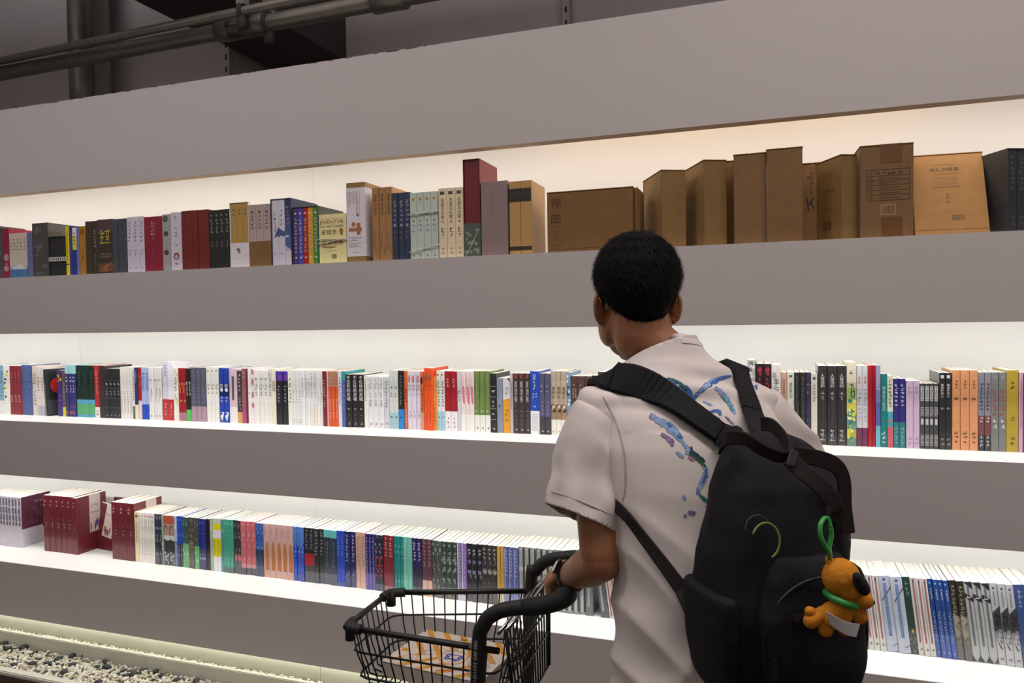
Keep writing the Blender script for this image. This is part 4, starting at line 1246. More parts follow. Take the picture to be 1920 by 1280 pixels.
def tall_band(t, W, d, h):
    b = cover_mesh(W + .0014, d, h * .86, .0005, [('bfb8bc', 1.0)], 1.35, .4, 0)
    o = b.build('paper_band', t, loc=(-.0007, -.0008, h * .075))
    hb = h * .86
    mb = MB()
    y = -.0009
    rg = random.Random(6)
    for i, x in enumerate((.12, .2, .28, .38, .46)):
        scribble(mb, W * x, hb * (.72 if i < 2 else .78), hb * .95, .004, y, '77727a', rg)
    scribble(mb, W * .58, hb * .6, hb * .95, .007, y, '8d6a58', rg)
    scribble(mb, W * .72, hb * .6, hb * .95, .003, y, '77727a', rg)
    disc(mb, W * .62, hb * .6, W * .07, hb * .02, y, 'a8683a')
    disc(mb, W * .38, hb * .47, W * .1, hb * .03, y, 'a8683a')
    rect(mb, W * .12, hb * .37, W * .82, hb * .415, y, 'a8683a')
    rect(mb, W * .55, hb * .32, W * .74, hb * .485, y - .0001, 'a8683a')
    for i, z in enumerate((.27, .235, .19, .165, .14)):
        scribble(mb, hb * z, W * .12, W * (.8 if i % 2 == 0 else .6), .005 if i < 2 else .0035, y, '6a5a58', rg, True)
    scribble(mb, hb * .06, W * .3, W * .7, .004, y, '77727a', rg, True)
    mb.build('band_print', o)


boxed(650, 686, 342, None, [(1, '7d6238', [])], 'tall brown box in a white paper band with an orange cross', d=.16, extra_fn=tall_band)
TN = [('txt', '4d3018', '战争与和平', .62, .92, .5), ('col', '5f3e22', .15, .42, .35, .2), ('col', '5f3e22', .08, .2, .7, .2)]
run('top', 698, 735, 3, 351, '8f6a42', 'tan cloth books with dark brown titles', TN, name='hardcover_book', d=.155)
run('top', 735, 769, 3, 361, '2c3346', 'navy books with columns of pale lettering', [('col', 'a8aab4', .58, .9), ('blk', '8d8f9c', .3, .5, .7, .54), ('col', '6d7080', .3, .45)])
SG = [('ell', 'c9b98a', .5, .9, .28, .035), ('ell', '8a7a52', .5, .9, .16, .02), ('txt', '4b4f48', '洗澡', .72, .84, .5), ('ell', 'a5713a', .5, .58, .16, .016), ('col', '8f948a', .4, .55), ('col', '6a6f66', .04, .08), ('col', '85897f', .65, .71)]
boxed(769, 822, 360, None, [(1, 'a3aca4', [q for q in SG if q[0] != 'txt'])] * 4, 'four pale sage volumes tied together with two strings', extra_fn=string_fn([(.67, .7), (.11, .2)]), d=.15)
CR = [('blk', '4a4038', .2, .91, .75, .955), ('txt', '3c3028', '名望与光荣', .56, .86, .42), ('col', '7d5a48', .5, .54), ('col', '6b5c4c', .3, .46), ('col', '9a8b76', .05, .18)]
run('top', 822.5, 869, 3, 352, 'c2b294', 'cream books with bold black titles', CR)


def red_slip(t, W, d, h):
    m = mat('3a4036', rough=.5, gain=1.35)
    b = cover_mesh(W + .001, d, h * .345, .0005, [('414a40', 1.0)], 1.35, .45, 0)
    o = b.build('paper_band', t, loc=(-.0005, -.0008, 0))
    mb = MB()
    rg = random.Random(9)
    for i in range(20):
        cx, cz = rg.uniform(.12, .88) * W, rg.uniform(.03, .31) * h
        for k in range(5):
            a = k * 1.257 + rg.random()
            disc(mb, min(max(cx + .0035 * math.cos(a), .003), W - .003), max(.003, cz + .0035 * math.sin(a)), .0022, .0022, -.0004 - .000008 * i - .000001 * k, '8d9a86', 7)
    for dx in (0, .0018):
        mb.add([(.004 + dx, -.0007, 0), (.005 + dx, -.0007, 0), (W * .98 + dx - .002, -.0007, h * .29), (W * .98 + dx - .003, -.0007, h * .29)], [(0, 1, 2, 3)], ink('b9b9a4'))
    mb.build('band_print', o)


boxed(869, 901, 298, '5b151b', [(1, '5e171d', [('line', '7d2c32', .5, .02, .5, .98, .0006)])], 'tall dark red slipcase with a green leafy lower band', d=.17, extra_fn=red_slip)
boxed(902, 953, 340, None, [(1, '776462', [('col', '8a6f52', .55, .85, .42, .07)])], 'wide mauve grey book with a faint gilt title', d=.17, label_cat='book')


def two_tan(t, W, d, h):
    mb = MB()
    for z0, z1 in ((.72, .9), (.06, .115)):
        rect(mb, .001, h * z0, W * .495, h * z1, -.0004, '2b221c')
        rect(mb, W * .505, h * z0, W - .001, h * z1, -.0004, '2b221c')
    rg = random.Random(3)
    for x in (.12, .32, .6, .82):
        scribble(mb, h * .83, W * x - .008, W * x + .008, .005, -.0006, '6d6050', rg, True)
    mb.build('spine_labels', t)


boxed(955, 998, 339, None, [(1, '9c7846', [])] * 2, 'pair of tan volumes with black label bands in film wrap', d=.16, extra_fn=two_tan)

# cartons
def shenqu(mb, w, h):
    y = -.0006
    put_text(mb, '神', .03, w * .105, h * .82, y, '4b3018', vertical=False, wmax=w * .12, hmax=h * .2)
    put_text(mb, '曲', .03, w * .105, h * .57, y, '4b3018', vertical=False, wmax=w * .11, hmax=h * .18)
    rg = random.Random(4)
    scribble(mb, h * .43, w * .04, w * .16, .004, y, '5f4224', rg, True)
    scribble(mb, h * .36, w * .06, w * .14, .004, y, '5f4224', rg, True)
    scribble(mb, w * .09, h * .18, h * .34, .006, y, '5f4224', rg)
    scribble(mb, h * .12, w * .04, w * .16, .005, y, '5f4224', rg, True)
    scribble(mb, h * .06, w * .04, w * .62, .007, y, '5f4224', rg, True)


p0, p1 = at_y(1026, 420, .03), at_y(1188, 420, .03)
wS = p1.x - p0.x
tS = carton('large flat cardboard box with two big characters, behind his head', 1026, 361, wS - .002, .12, 0, front=shenqu, col='7a562a')
hS = at_y(1026, 361, .03).z - Z1
b = MB()                                     # folded end of the big box, right
b.bbox(wS - .0012, .006, 0, wS + .016, .11, hS - .002, .006, mat('7a562a', rough=.75, vary=.07, scale=30, bump=.15, gain=.9))
b.build('end_fold', tS)
def side_lines(seed, big=None, bar=False):
    def fn(mb, w, h, M):
        rg = random.Random(seed)
        y = -.0008
        scribble(mb, h * .82, w * .3, w * .75, .007, y, '6b4a26', rg, True, M)
        scribble(mb, h * .76, w * .3, w * .7, .005, y, '6b4a26', rg, True, M)
        scribble(mb, h * .62, w * .3, w * .8, .006, y, '5f4224', rg, True, M)
        if big:
            put_text(mb, big, .02, w * .5, h * .6, y, '4d351c', vertical=False, wmax=w * .45, hmax=h * .07, M=M)
        scribble(mb, h * .4, w * .4, w * .7, .006, y, '5f4224', rg, True, M)
        if bar:
            for i in range(14):
                x = w * (.36 + .022 * i)
                rect(mb, x, h * .14, x + w * rg.choice((.007, .012)), h * .26, y, '4d351c', M)
            rect(mb, w * .33, h * .3, w * .7, h * .305, y, '6b4a26', M)
            rect(mb, w * .33, h * .1, w * .7, h * .105, y, '6b4a26', M)
    return fn


carton('small cardboard box turned to show a printed side, right of his head', 1240, 318, .079, .192, 26, left=side_lines(1), col='80602f')
carton('cardboard box turned to show a dimly printed side, second right of his head', 1320, 299, .072, .162, 26, left=side_lines(2), col='80602f')
carton('narrow cardboard box set far back in a gap between cartons', 1358, 302, .045, .1, 0, back=.10, col='7a562a')
carton('plain cardboard box, shorter neighbour of the tallest plain one', 1376, 290, at_y(1437, 380, .03).x - at_y(1376, 380, .03).x - .0004, .16, 0, col='7c5933')
carton('tallest plain upright cardboard box', 1437.5, 280, at_y(1506, 380, .03).x - at_y(1437.5, 380, .03).x - .002, .15, 0, back=-.012, col='7b582f')


def klogo(mb, w, h):
    y = -.0006
    rg = random.Random(12)
    scribble(mb, w * .46, h * .6, h * .9, .009, y, '5a3e20', rg)
    scribble(mb, w * .38, h * .78, h * .86, .012, y, '5a3e20', rg)
    k = '2f2216'
    for a, c in (((.3, .58), (.36, .42)), ((.52, .58), (.37, .49)), ((.42, .52), (.54, .44))):
        A, B_ = Vector((a[0] * w, 0, a[1] * h)), Vector((c[0] * w, 0, c[1] * h))
        n = (B_ - A).cross(Vector((0, 1, 0))).normalized() * .0022
        mb.add([(q.x, y, q.z) for q in (A + n, B_ + n, B_ - n, A - n)], [(0, 1, 2, 3)], ink(k))


carton('cardboard box with a black brushed K mark, set back behind its neighbours', 1496, 307, .085, .03, 0, front=klogo, back=.115, col='866237')
carton('cardboard box turned to show lettering and a barcode on its side', 1577, 289, .05, .15, 27, left=side_lines(3, None, True), col='80602f')


def shipping(mb, w, h):
    y = -.0006
    x0, x1, z0, z1 = w * .12, w * .93, h * .4, h * .73
    L = .0012
    zs_ = [z0 + (z1 - z0) * f for f in (0, .18, .33, .5, .65, .8, 1)]
    for z in zs_:
        rect(mb, x0, z, x1, z + L, y, INK)
    for x in (x0, x0 + (x1 - x0) * .12, x1 - L):
        rect(mb, x, z0, x + L, z1 + L, y, INK)
    for f in (.4, .62):
        rect(mb, x0 + (x1 - x0) * f, zs_[2], x0 + (x1 - x0) * f + L, zs_[3], y, INK)
    rg = random.Random(15)
    for i in range(6):
        zc = (zs_[i] + zs_[i + 1]) / 2
        scribble(mb, zc, x0 + .003, x0 + (x1 - x0) * .11, .005, y, INK, rg, True)
        big = i == 5
        scribble(mb, zc, x0 + (x1 - x0) * (.2 if big else .28), x0 + (x1 - x0) * (.85 if big else .78), .0105 if big else .006, y, INK, rg, True)
    rect(mb, w * .38, h * .24, w * .67, h * .36, y * .9, '9a7448')
    for i in range(22):
        x = w * (.4 + .0115 * i)
        rect(mb, x, h * .255, x + w * rg.choice((.003, .006, .008)), h * .345, y, INK)


carton('taped cardboard box with a black shipping table and barcode', 1613, 274, at_y(1714, 360, .03).x - at_y(1613, 360, .03).x, .15, 3, front=shipping, tape=True, col='775730')


def khazar(mb, w, h):
    y = -.0006
    put_text(mb, '哈扎尔辞典', .02, w * .46, h * .8, y, '4a3a22', vertical=False, wmax=w * .4, hmax=h * .05)
    rg = random.Random(21)
    scribble(mb, h * .86, w * .3, w * .62, .0045, y, '7a6440', rg, True)
    scribble(mb, h * .745, w * .28, w * .65, .004, y, '7a6440', rg, True)
    for z in (.7, .675, .645, .62):
        scribble(mb, h * z, w * .33, w * .63, .004, y, '7a6440', rg, True)
    scribble(mb, h * .58, w * .3, w * .66, .006, y, '6b5534', rg, True)
    for z in (.48, .44, .4):
        scribble(mb, h * z, w * .455, w * .505, .008, y, '4a3a22', rg, True)
    for i in range(16):
        x = w * (.52 + .0105 * i)
        rect(mb, x, h * .17, x + w * rg.choice((.003, .006)), h * .235, y, '54431f')
    scribble(mb, h * .285, w * .45, w * .57, .003, y, '7a6440', rg, True)
    rect(mb, 0, h * .06, w, h * .064, y, '4d351c')


wk = at_y(1857, 435, .03).x - at_y(1716, 435, .03).x
tK = carton('wide cardboard dictionary box leaning back against the back panel', 1716, 300, wk, .06, 0, h=.262, front=khazar, col='a3743a', gain=1.0)
tK.rotation_euler = (R(-23), R(0.8), 0)
tK.location.z += .001


def last_front(t, W, d, h):
    pass


DK = [('col', '55555c', .5, .93), ('col', '4a4a50', .06, .22)]
t = boxed(1889, 1960, 275, '2e2d30', [(1, '1d1e22', DK)] * 3, 'black film-wrapped boxed set at the right photo edge', d=.115)
t.rotation_euler.z = R(24)

# ------------------------------------------------------------------ the shopper
PX = lambda a: Vector((math.cos(R(a)), math.sin(R(a)), 0))            # the body's right for a turn of a degrees to the left
PF = lambda a: Vector((-math.sin(R(a)), math.cos(R(a)), 0))           # where it faces
TY, HY = 33, 22                                                        # turn of trunk and head
TR, TF = PX(TY), PF(TY)
HR, HF = PX(HY), PF(HY)
UZ = Vector((0, 0, 1))


def capsule(mb, a, b, ra, rb, n=14, m=None):
    a, b = Vector(a), Vector(b)
    mb.ell(a, ra, ra, ra, None, m, n, 8)
    mb.ell(b, rb, rb, rb, None, m, n, 8)
    mb.tube([a, b], [ra, rb], n, m)


def chain(mb, pts, rads, n=14):
    for i in range(len(pts) - 1):
        capsule(mb, pts[i], pts[i + 1], rads[i], rads[i + 1], n)


def fused(mb, name, voxel, smooth_it=6, m=None, fac=.5):
    """one continuous skin over the overlapping volumes"""
    me = mb.mesh('raw')
    o = bpy.data.objects.new('raw', me)
    COL.objects.link(o)
    r = o.modifiers.new('r', 'REMESH')
    r.mode = 'VOXEL'
    r.voxel_size = voxel
    if smooth_it:
        s = o.modifiers.new('s', 'SMOOTH')
        s.iterations = smooth_it
        s.factor = fac
    dg = bpy.context.evaluated_depsgraph_get()
    out = bpy.data.meshes.new_from_object(o.evaluated_get(dg))
    bpy.data.objects.remove(o)
    bpy.data.meshes.remove(me)
    out.name = name
    out.materials.clear()
    if m:
        out.materials.append(m)
    out.polygons.foreach_set('use_smooth', [True] * len(out.polygons))
    return out


def ringpts(c, a, b, rx, fy, n=28, ex=2.4, tilt=0.0):
    out = []
    for i in range(n):
        t = 2 * math.pi * i / n
        ct, st = math.cos(t), math.sin(t)
        u = math.copysign(abs(ct) ** (2 / ex), ct) * a
        v = math.copysign(abs(st) ** (2 / ex), st) * b
        out.append(Vector(c) + rx * u + fy * v + UZ * tilt * v)
    return out


SKIN = bpy.data.materials.new('skin')
SKIN.use_nodes = True
_b = SKIN.node_tree.nodes['Principled BSDF']
_b.inputs['Base Color'].default_value = (*hexc('a06a48'), 1)
_b.inputs['Roughness'].default_value = 0.5
_b.inputs['Subsurface Weight'].default_value = 0.12
_b.inputs['Subsurface Radius'].default_value = (.8, .3, .15)
_b.inputs['Subsurface Scale'].default_value = 0.01
_nz = SKIN.node_tree.nodes.new('ShaderNodeTexNoise')
_nz.inputs['Scale'].default_value = 60
_rp = SKIN.node_tree.nodes.new('ShaderNodeValToRGB')
_rp.color_ramp.elements[0].color = (*hexc('915e3e'), 1)
_rp.color_ramp.elements[1].color = (*hexc('a5714d'), 1)
_tc = SKIN.node_tree.nodes.new('ShaderNodeTexCoord')
SKIN.node_tree.links.new(_tc.outputs['Object'], _nz.inputs['Vector'])
SKIN.node_tree.links.new(_nz.outputs['Fac'], _rp.inputs['Fac'])
SKIN.node_tree.links.new(_rp.outputs['Color'], _b.inputs['Base Color'])

HC = Vector((-.258, -.80, 1.546))                                      # middle of the head


def hd(r, f, u):
    return HC + HR * r + HF * f + UZ * u


SHL = Vector((-.318, -.927, 1.316))
SHR = Vector((-.032, -.742, 1.316))
ELL_ = Vector((-.292, -.995, 1.066))
WRL = Vector((-.405, -.80, .963))
ELR = Vector((.112, -.665, 1.10))
WRR = Vector((-.02, -.50, 1.03))
NK = Vector((-.207, -.812, 1.425))
HM = Matrix((HR, HF, UZ)).transposed()

man = thing('person', 'man in a white T-shirt seen from behind, wearing a black backpack and pushing a cart', 'person', (-.09, -.92, 0))
mo = Vector(man.location)


def mput(name, me, parent=None):
    """geometry given in world places becomes a child of the man"""
    o = put(name, me, parent or man)
    o.matrix_parent_inverse = Matrix.Identity(4)
    if parent is None:
        o.location = -mo
    return o


# --- body: head, neck, trunk, arms, hands, legs as one skin
b = MB()
b.ell(hd(0, -.012, .028), .075, .094, .088, HM)
b.ell(hd(0, .035, -.034), .067, .062, .09, HM)
b.ell(hd(0, .048, -.09), .052, .046, .038, HM)
b.ell(hd(0, .078, -.115), .025, .022, .02, HM)
for s in (-1, 1):
    b.ell(hd(.053 * s, .022, -.06), .022, .045, .042, HM)              # jaw corners
    b.ell(hd(.036 * s, .078, -.03), .022, .02, .02, HM)                # cheeks
    b.ell(hd(.03 * s, .088, .014), .024, .014, .008, HM)               # brows
chain(b, [hd(0, .092, .0), hd(0, .108, -.028), hd(0, .112, -.036)], [.008, .011, .013])
for s in (-1, 1):
    b.ell(hd(.011 * s, .104, -.04), .009, .01, .007, HM)
b.ell(hd(0, .098, -.064), .022, .009, .006, HM)
b.ell(hd(0, .096, -.074), .019, .009, .006, HM)
# neck
chain(b, [hd(0, -.026, -.03), hd(0, -.03, -.08), NK + Vector((0, 0, .0)), NK + Vector((.01, -.01, -.06))], [.056, .054, .058, .075], 20)
# trunk (under the clothes)
b.loft([ringpts(c, a, d_, TR, TF, 24) for c, a, d_ in (((-.085, -.93, .86), .15, .10), ((-.10, -.915, 1.0), .14, .095), ((-.135, -.87, 1.2), .155, .105), ((-.16, -.845, 1.30), .14, .09), ((-.18, -.825, 1.36), .09, .07), ((-.20, -.815, 1.41), .06, .06))])
# arms
chain(b, [SHL, SHL.lerp(ELL_, .5), ELL_.lerp(SHL, .06), ELL_], [.046, .045, .040, .036], 18)
chain(b, [ELL_, ELL_.lerp(WRL, .3), ELL_.lerp(WRL, .75), WRL], [.036, .039, .031, .027], 18)
chain(b, [SHR, SHR.lerp(ELR, .5), ELR], [.046, .045, .039])
chain(b, [ELR, ELR.lerp(WRR, .3), WRR], [.039, .041, .027])
# legs
for s in (-1, 1):
    hp = Vector((-.085, -.93, .88)) + TR * (.085 * s)
    kn = Vector((-.10, -.90, .48)) + TR * (.095 * s) + TF * (.03 * s + .02)
    an = Vector((-.095, -.93, .09)) + TR * (.10 * s) + TF * (.06 * s)
    chain(b, [hp, kn, an], [.082, .052, .036])
    chain(b, [an, an + TF * .14 + UZ * -.05], [.036, .028])
# left hand closed round the push bar
BAR = lambda y: Vector((-.422 - (y + .76) * .06, y, .926 + (y + .76) * .03))
fy = (-.728, -.751, -.773, -.793)
fl = (1.0, 1.06, 1.0, .86)
for i, (y, l) in enumerate(zip(fy, fl)):
    c = BAR(y)
    mcp = c + Vector((-.012, 0, .034))
    pip = c + Vector((-.041 * l, -.002, .014))
    dip = c + Vector((-.034 * l, -.003, -.018))
    tip = c + Vector((-.008, -.004, -.032 * l))
    chain(b, [mcp, pip, dip, tip], [.0105, .0095, .0085, .0075], 10)
    chain(b, [WRL + Vector((-.006, .012 - .006 * i, .003)), mcp], [.019, .0125], 12)
cT = BAR(-.712)
chain(b, [WRL + Vector((.0, .02, .0)), cT + Vector((.026, -.012, .026)), cT + Vector((.030, .004, .0)), cT + Vector((.012, .008, -.026))], [.02, .0125, .0105, .009], 12)
# right hand, relaxed in front of the body
hdir = Vector((-.75, .45, -.3)).normalized()
sdv = hdir.cross(UZ).normalized()
for i in range(4):
    a0 = WRR + hdir * .075 + sdv * (.022 - .0145 * i)
    chain(b, [WRR + sdv * (.012 - .008 * i), a0], [.019, .0125], 10)
    chain(b, [a0, a0 + hdir * .035 + UZ * -.012, a0 + hdir * .05 + UZ * -.032, a0 + hdir * .05 + UZ * -.05], [.0105, .0095, .0085, .0075], 10)
chain(b, [WRR + sdv * .016, WRR + hdir * .04 + sdv * .045, WRR + hdir * .07 + sdv * .05 - UZ * .01], [.018, .012, .009], 10)
me = fused(b, 'body', .0042, 5, SKIN)
body = mput('body', me)
tree_body = BVHTree.FromPolygons([v.co.copy() for v in me.vertices], [tuple(p.vertices) for p in me.polygons])

# ears as raised rims with a hollow
for s in (-1, 1):
    eb = MB()
    ec = hd(.072 * s, .0, -.024)
    out = (HR * s * .62 - HF * .78).normalized()                        # the flap stands off backwards
    fw = (HR * s * .55 + HF * .8).normalized()
    pts = []
    for i in range(22):
        t = 2 * math.pi * i / 22
        wv = .0145 * (1.0 + .18 * math.sin(t))
        pts.append(ec + UZ * (.0265 * math.sin(t)) + (HR * s * .8 - HF * .6) * (wv * math.cos(t) * .8 + .006))
    eb.tube(pts, [.0048 + .001 * math.sin(2 * math.pi * i / 22) for i in range(22)], 8, SKIN, closed=True)
    Me = Matrix(((HR * s * .8 - HF * .6), (HR * s * .6 + HF * .8), UZ)).transposed()
    eb.ell(ec + (HR * s * .8 - HF * .6) * .004, .0125, .007, .0245, Me, SKIN, 16, 10)
    eb.ell(ec + UZ * -.024 + (HR * s * .8 - HF * .6) * .002, .008, .006, .01, Me, SKIN, 12, 8)
    me = fused(eb, 'ear', .0022, 4, SKIN)
    mput('ear', me)
# eyes and brows
for s in (-1, 1):
    eb = MB()
    eb.ell(hd(.03 * s, .083, -.002), .012, .012, .012, HM, mat('e9e4df', rough=.2), 16, 10)
    eb.ell(hd(.03 * s - .001, .0925, -.002), .0055, .004, .0055, HM, mat('20140f', rough=.2), 12, 8)
    mput('eye', eb.mesh('eye', True))
    eb = MB()
    eb.tube(bez([hd(.014 * s, .1, .017), hd(.03 * s, .1, .021), hd(.048 * s, .09, .017)], 4), [.003] * 8 + [.0015], 6, mat('15100e', rough=.8))
    mput('eyebrow', eb.mesh('eyebrow', True))
eb = MB()
eb.tube(bez([hd(-.022, .1, -.069), hd(0, .107, -.068), hd(.022, .1, -.069)], 4), .002, 6, mat('8a4a40', rough=.5))
mput('mouth', eb.mesh('mouth', True))

# --- hair: a cap that follows the skull, with short strands
HAIRM = mat('0b0a0a', rough=.75, vary=.3, scale=220, spec=.12)
TAB = [(.131, .0, .0, .0), (.127, .028, .03, .032), (.115, .050, .056, .06), (.095, .071, .078, .082), (.07, .083, .094, .096), (.045, .0875, .101, .098), (.02, .0835, .103, .095), (.0, .076, .1, .09), (-.02, .069, .093, .08),
       (-.04, .065, .086, .07), (-.058, .058, .08, .06), (-.074, .050, .076, .05)]


def hair_r(u):
    for i in range(len(TAB) - 1):
        if TAB[i][0] >= u >= TAB[i + 1][0]:
            f = (TAB[i][0] - u) / (TAB[i][0] - TAB[i + 1][0])
            return [TAB[i][k] + (TAB[i + 1][k] - TAB[i][k]) * f for k in (1, 2, 3)]
    return list(TAB[0][1:]) if u > TAB[0][0] else list(TAB[-1][1:])


def hairline(az):
    """lowest hair at azimuth az (0 = nape, +-pi = forehead)"""
    a = abs(az)
    for (a0, z0), (a1, z1) in zip(((0, -.073), (.6, -.066), (1.0, -.040), (1.32, -.006), (1.72, -.012), (1.95, .012), (2.35, .045), (3.15, .062)), ((.6, -.066), (1.0, -.040), (1.32, -.006), (1.72, -.012), (1.95, .012), (2.35, .045), (3.15, .062), (3.2, .062))):
        if a0 <= a <= a1:
            return z0 + (z1 - z0) * (a - a0) / (a1 - a0)
    return .06


def hair_pt(az, u, off=0.0):
    A, Bk, Fr = hair_r(u)
    ca, sa = math.cos(az), math.sin(az)
    Bx = Bk if ca > 0 else Fr
    return hd((A + off) * sa, -.004 - (Bx + off) * ca, u + (off if u > .12 else 0))


hb = MB()
NU, NV = 64, 30
grid = []
for j in range(NV + 1):
    row = []
    for i in range(NU):
        az = -math.pi + 2 * math.pi * i / NU
        lo = hairline(az)
        f = j / NV
        u = .131 - (.131 - lo) * (f ** 1.35)
        edge = max(0, (f - .86) / .14)
        q = hair_pt(az, u, -.009 * edge)
        n_ = noise.noise(q * 70) * .0022 * (1 - edge)
        q = q + (q - HC).normalized() * n_
        row.append(q)
    grid.append(row)
for j in range(NV):
    for i in range(NU):
        k = (i + 1) % NU
        hb.add([grid[j][i], grid[j + 1][i], grid[j + 1][k], grid[j][k]], [(0, 1, 2, 3)], HAIRM)
rg = random.Random(31)
for n_ in range(14000):
    az = rg.uniform(-math.pi, math.pi)
    lo = hairline(az)
    f = rg.random() ** .95
    u = .130 - (.130 - lo) * f
    q = hair_pt(az, u, -.0015 if f < .9 else -.005)
    nrm = (q - hd(0, -.01, .01)).normalized()
    dn = (-UZ - nrm * (-UZ).dot(nrm))
    dn = dn.normalized() if dn.length > .05 else HF
    cr = hd(.012, -.055, .125)
    sw = (q - cr)
    sw = (sw - nrm * sw.dot(nrm))
    sw = sw.normalized() if sw.length > 1e-4 else HF
    dirv = (nrm * rg.uniform(.25, .7) + sw * (.8 if u > .06 else .2) + dn * (.25 if u > .06 else .9) + Vector((rg.uniform(-.3, .3), rg.uniform(-.3, .3), rg.uniform(-.2, .2)))).normalized()
    L = rg.uniform(.008, .016) if u > -.02 else rg.uniform(.003, .007)
    sd = dirv.cross(nrm)
    sd = sd.normalized() * rg.uniform(.0004, .0008) if sd.length > 1e-3 else HR * .0006
    hb.add([q - sd, q + sd, q + dirv * L * .6 + sd * .6 - nrm * .001, q + dirv * L - nrm * .002], [(0, 1, 2, 3)], HAIRM)
hair = mput('hair', hb.mesh('hair', False))

# --- glasses with a thin gold frame
GOLD = mat('b08a4a', rough=.25, metal=1.0)
gl = MB()
for s in (-1, 1):
    ring = [hd(.032 * s + .024 * math.cos(t), .106 - .006 * abs(math.cos(t)), -.006 + .02 * math.sin(t)) for t in [2 * math.pi * i / 24 for i in range(24)]]
    gl.tube(ring, .0011, 6, GOLD, closed=True)
    gl.tube(bez([hd(.056 * s, .1, .002), hd(.074 * s, .085, .004), hd(.080 * s, .02, .004), hd(.079 * s, -.008, .002), hd(.075 * s, -.022, -.014)], 5), .0012, 6, GOLD)
gl.tube(bez([hd(-.009, .106, -.002), hd(0, .112, .002), hd(.009, .106, -.002)], 4), .0011, 6, GOLD)
gf = mput('glasses', gl.mesh('glasses', True))
LENS = bpy.data.materials.new('lens_glass')
LENS.use_nodes = True
_b = LENS.node_tree.nodes['Principled BSDF']
_b.inputs['Transmission Weight'].default_value = 1
_b.inputs['Roughness'].default_value = 0.02
_b.inputs['IOR'].default_value = 1.1
for s in (-1, 1):
    gl = MB()
    gl.ell(hd(.032 * s, .104, -.006), .0232, .001, .0195, HM, LENS, 24, 8)
    o = mput('lens', gl.mesh('lens', True), gf)

# --- T-shirt
SHIRT = mat('d0c5bf', rough=.85, vary=.03, scale=12, bump=0.0, spec=.15)


def sleeve(a, b_, r0, r1, steps=8, bulge=.0, back=None, slant=None):
    rings = []
    ax = (Vector(b_) - Vector(a)).normalized()
    s0 = ax.cross(TF)
    if s0.length < .1:
        s0 = ax.cross(UZ)
    s0.normalize()
    s1 = ax.cross(s0)
    for i in range(steps + 1):
        f = i / steps
        c = Vector(a).lerp(Vector(b_), f)
        r = r0 + (r1 - r0) * f + bulge * math.sin(math.pi * f)
        rings.append([c + s0 * (r * math.cos(t)) + s1 * (r * .92 * math.sin(t)) for t in [2 * math.pi * k / 20 for k in range(20)]])
    return rings


def cut(bm, co, no):
    bmesh.ops.bisect_plane(bm, geom=bm.verts[:] + bm.edges[:] + bm.faces[:], plane_co=co, plane_no=no, clear_outer=True)


TOR = [((-.082, -.935, .792), .203, .148), ((-.084, -.93, .86), .201, .145), ((-.09, -.922, .93), .195, .14), ((-.097, -.915, 1.0), .19, .136), ((-.112, -.895, 1.1), .19, .136), ((-.132, -.87, 1.2), .195, .136), ((-.148, -.852, 1.27), .19, .13), ((-.163, -.84, 1.32), .172, .118), ((-.178, -.828, 1.362), .142, .102), ((-.19, -.82, 1.395), .112, .088), ((-.200, -.814, 1.422), .086, .075), ((-.206, -.811, 1.45), .07, .068), ((-.21, -.81, 1.475), .066, .066)]
SLE = Vector((-.326, -.985, 1.134))
SRE = Vector((.066, -.69, 1.165))
axL, axR = (SLE - SHL).normalized(), (SRE - SHR).normalized()
NKN = (UZ * .90 + TF * .40 - TR * .22).normalized()
NKP = NK + UZ * .010
joined = MB()


def folds(bm, part):
    bm.normal_update()
    for v in bm.verts:
        p = v.co.copy()
        r = (p - Vector((-.12, -.9, 1.15))).dot(TR)
        z = p.z
        n = v.normal
        if part == 'trunk':
            low = max(0, min(1, (1.22 - z) / .2))
            wst = max(0, min(1, (1.08 - z) / .2))
            d1 = math.sin((r * 20 + (z - 1.15) * 36) + 2.5 * noise.noise(Vector((r * 6, z * 4, 1.3))))
            d2 = math.sin((r * 42 - (z - .9) * 15) + 3 * noise.noise(Vector((r * 5, z * 6, 7.1))))
            d3 = noise.noise(Vector((r * 13, z * 8, p.y * 9)))
            v.co = p + n * (.005 * (1 - 2 * abs(d1)) * low + .0042 * (1 - 2 * abs(d2)) * wst + .003 * wst + .008 * d3 * (1 if z < 1.3 else .4))
            if 1.33 < z < 1.42:
                k = (z - 1.33) / .09
                v.co += n * .005 * math.sin(math.pi * k) * math.sin(r * 28 + z * 120 + 2 * noise.noise(p * 12))
        else:
            S, ax = (SHL, axL) if part == 'left' else (SHR, axR)
            q = p - S
            t = q.dot(ax)
            an = math.atan2(q.dot(ax.cross(TF)), q.dot(TF))
            g = max(0, min(1, (t - .02) / .08))
            v.co = p + n * g * (.006 * (1 - 2 * abs(math.sin(an * 2.5 + t * 14 + 2 * noise.noise(p * 9)))) + .005 * noise.noise(p * 22))


def cloth(mb, part, cuts):
    me = fused(mb, 'cloth', .006, 8, SHIRT, .5)
    bm = bmesh.new()
    bm.from_mesh(me)
    folds(bm, part)
    for c, n in cuts:
        cut(bm, c, n)
    bm.verts.index_update()
    joined.add([v.co.copy() for v in bm.verts], [[v.index for v in f.verts] for f in bm.faces], SHIRT)
    bm.free()
    bpy.data.meshes.remove(me)


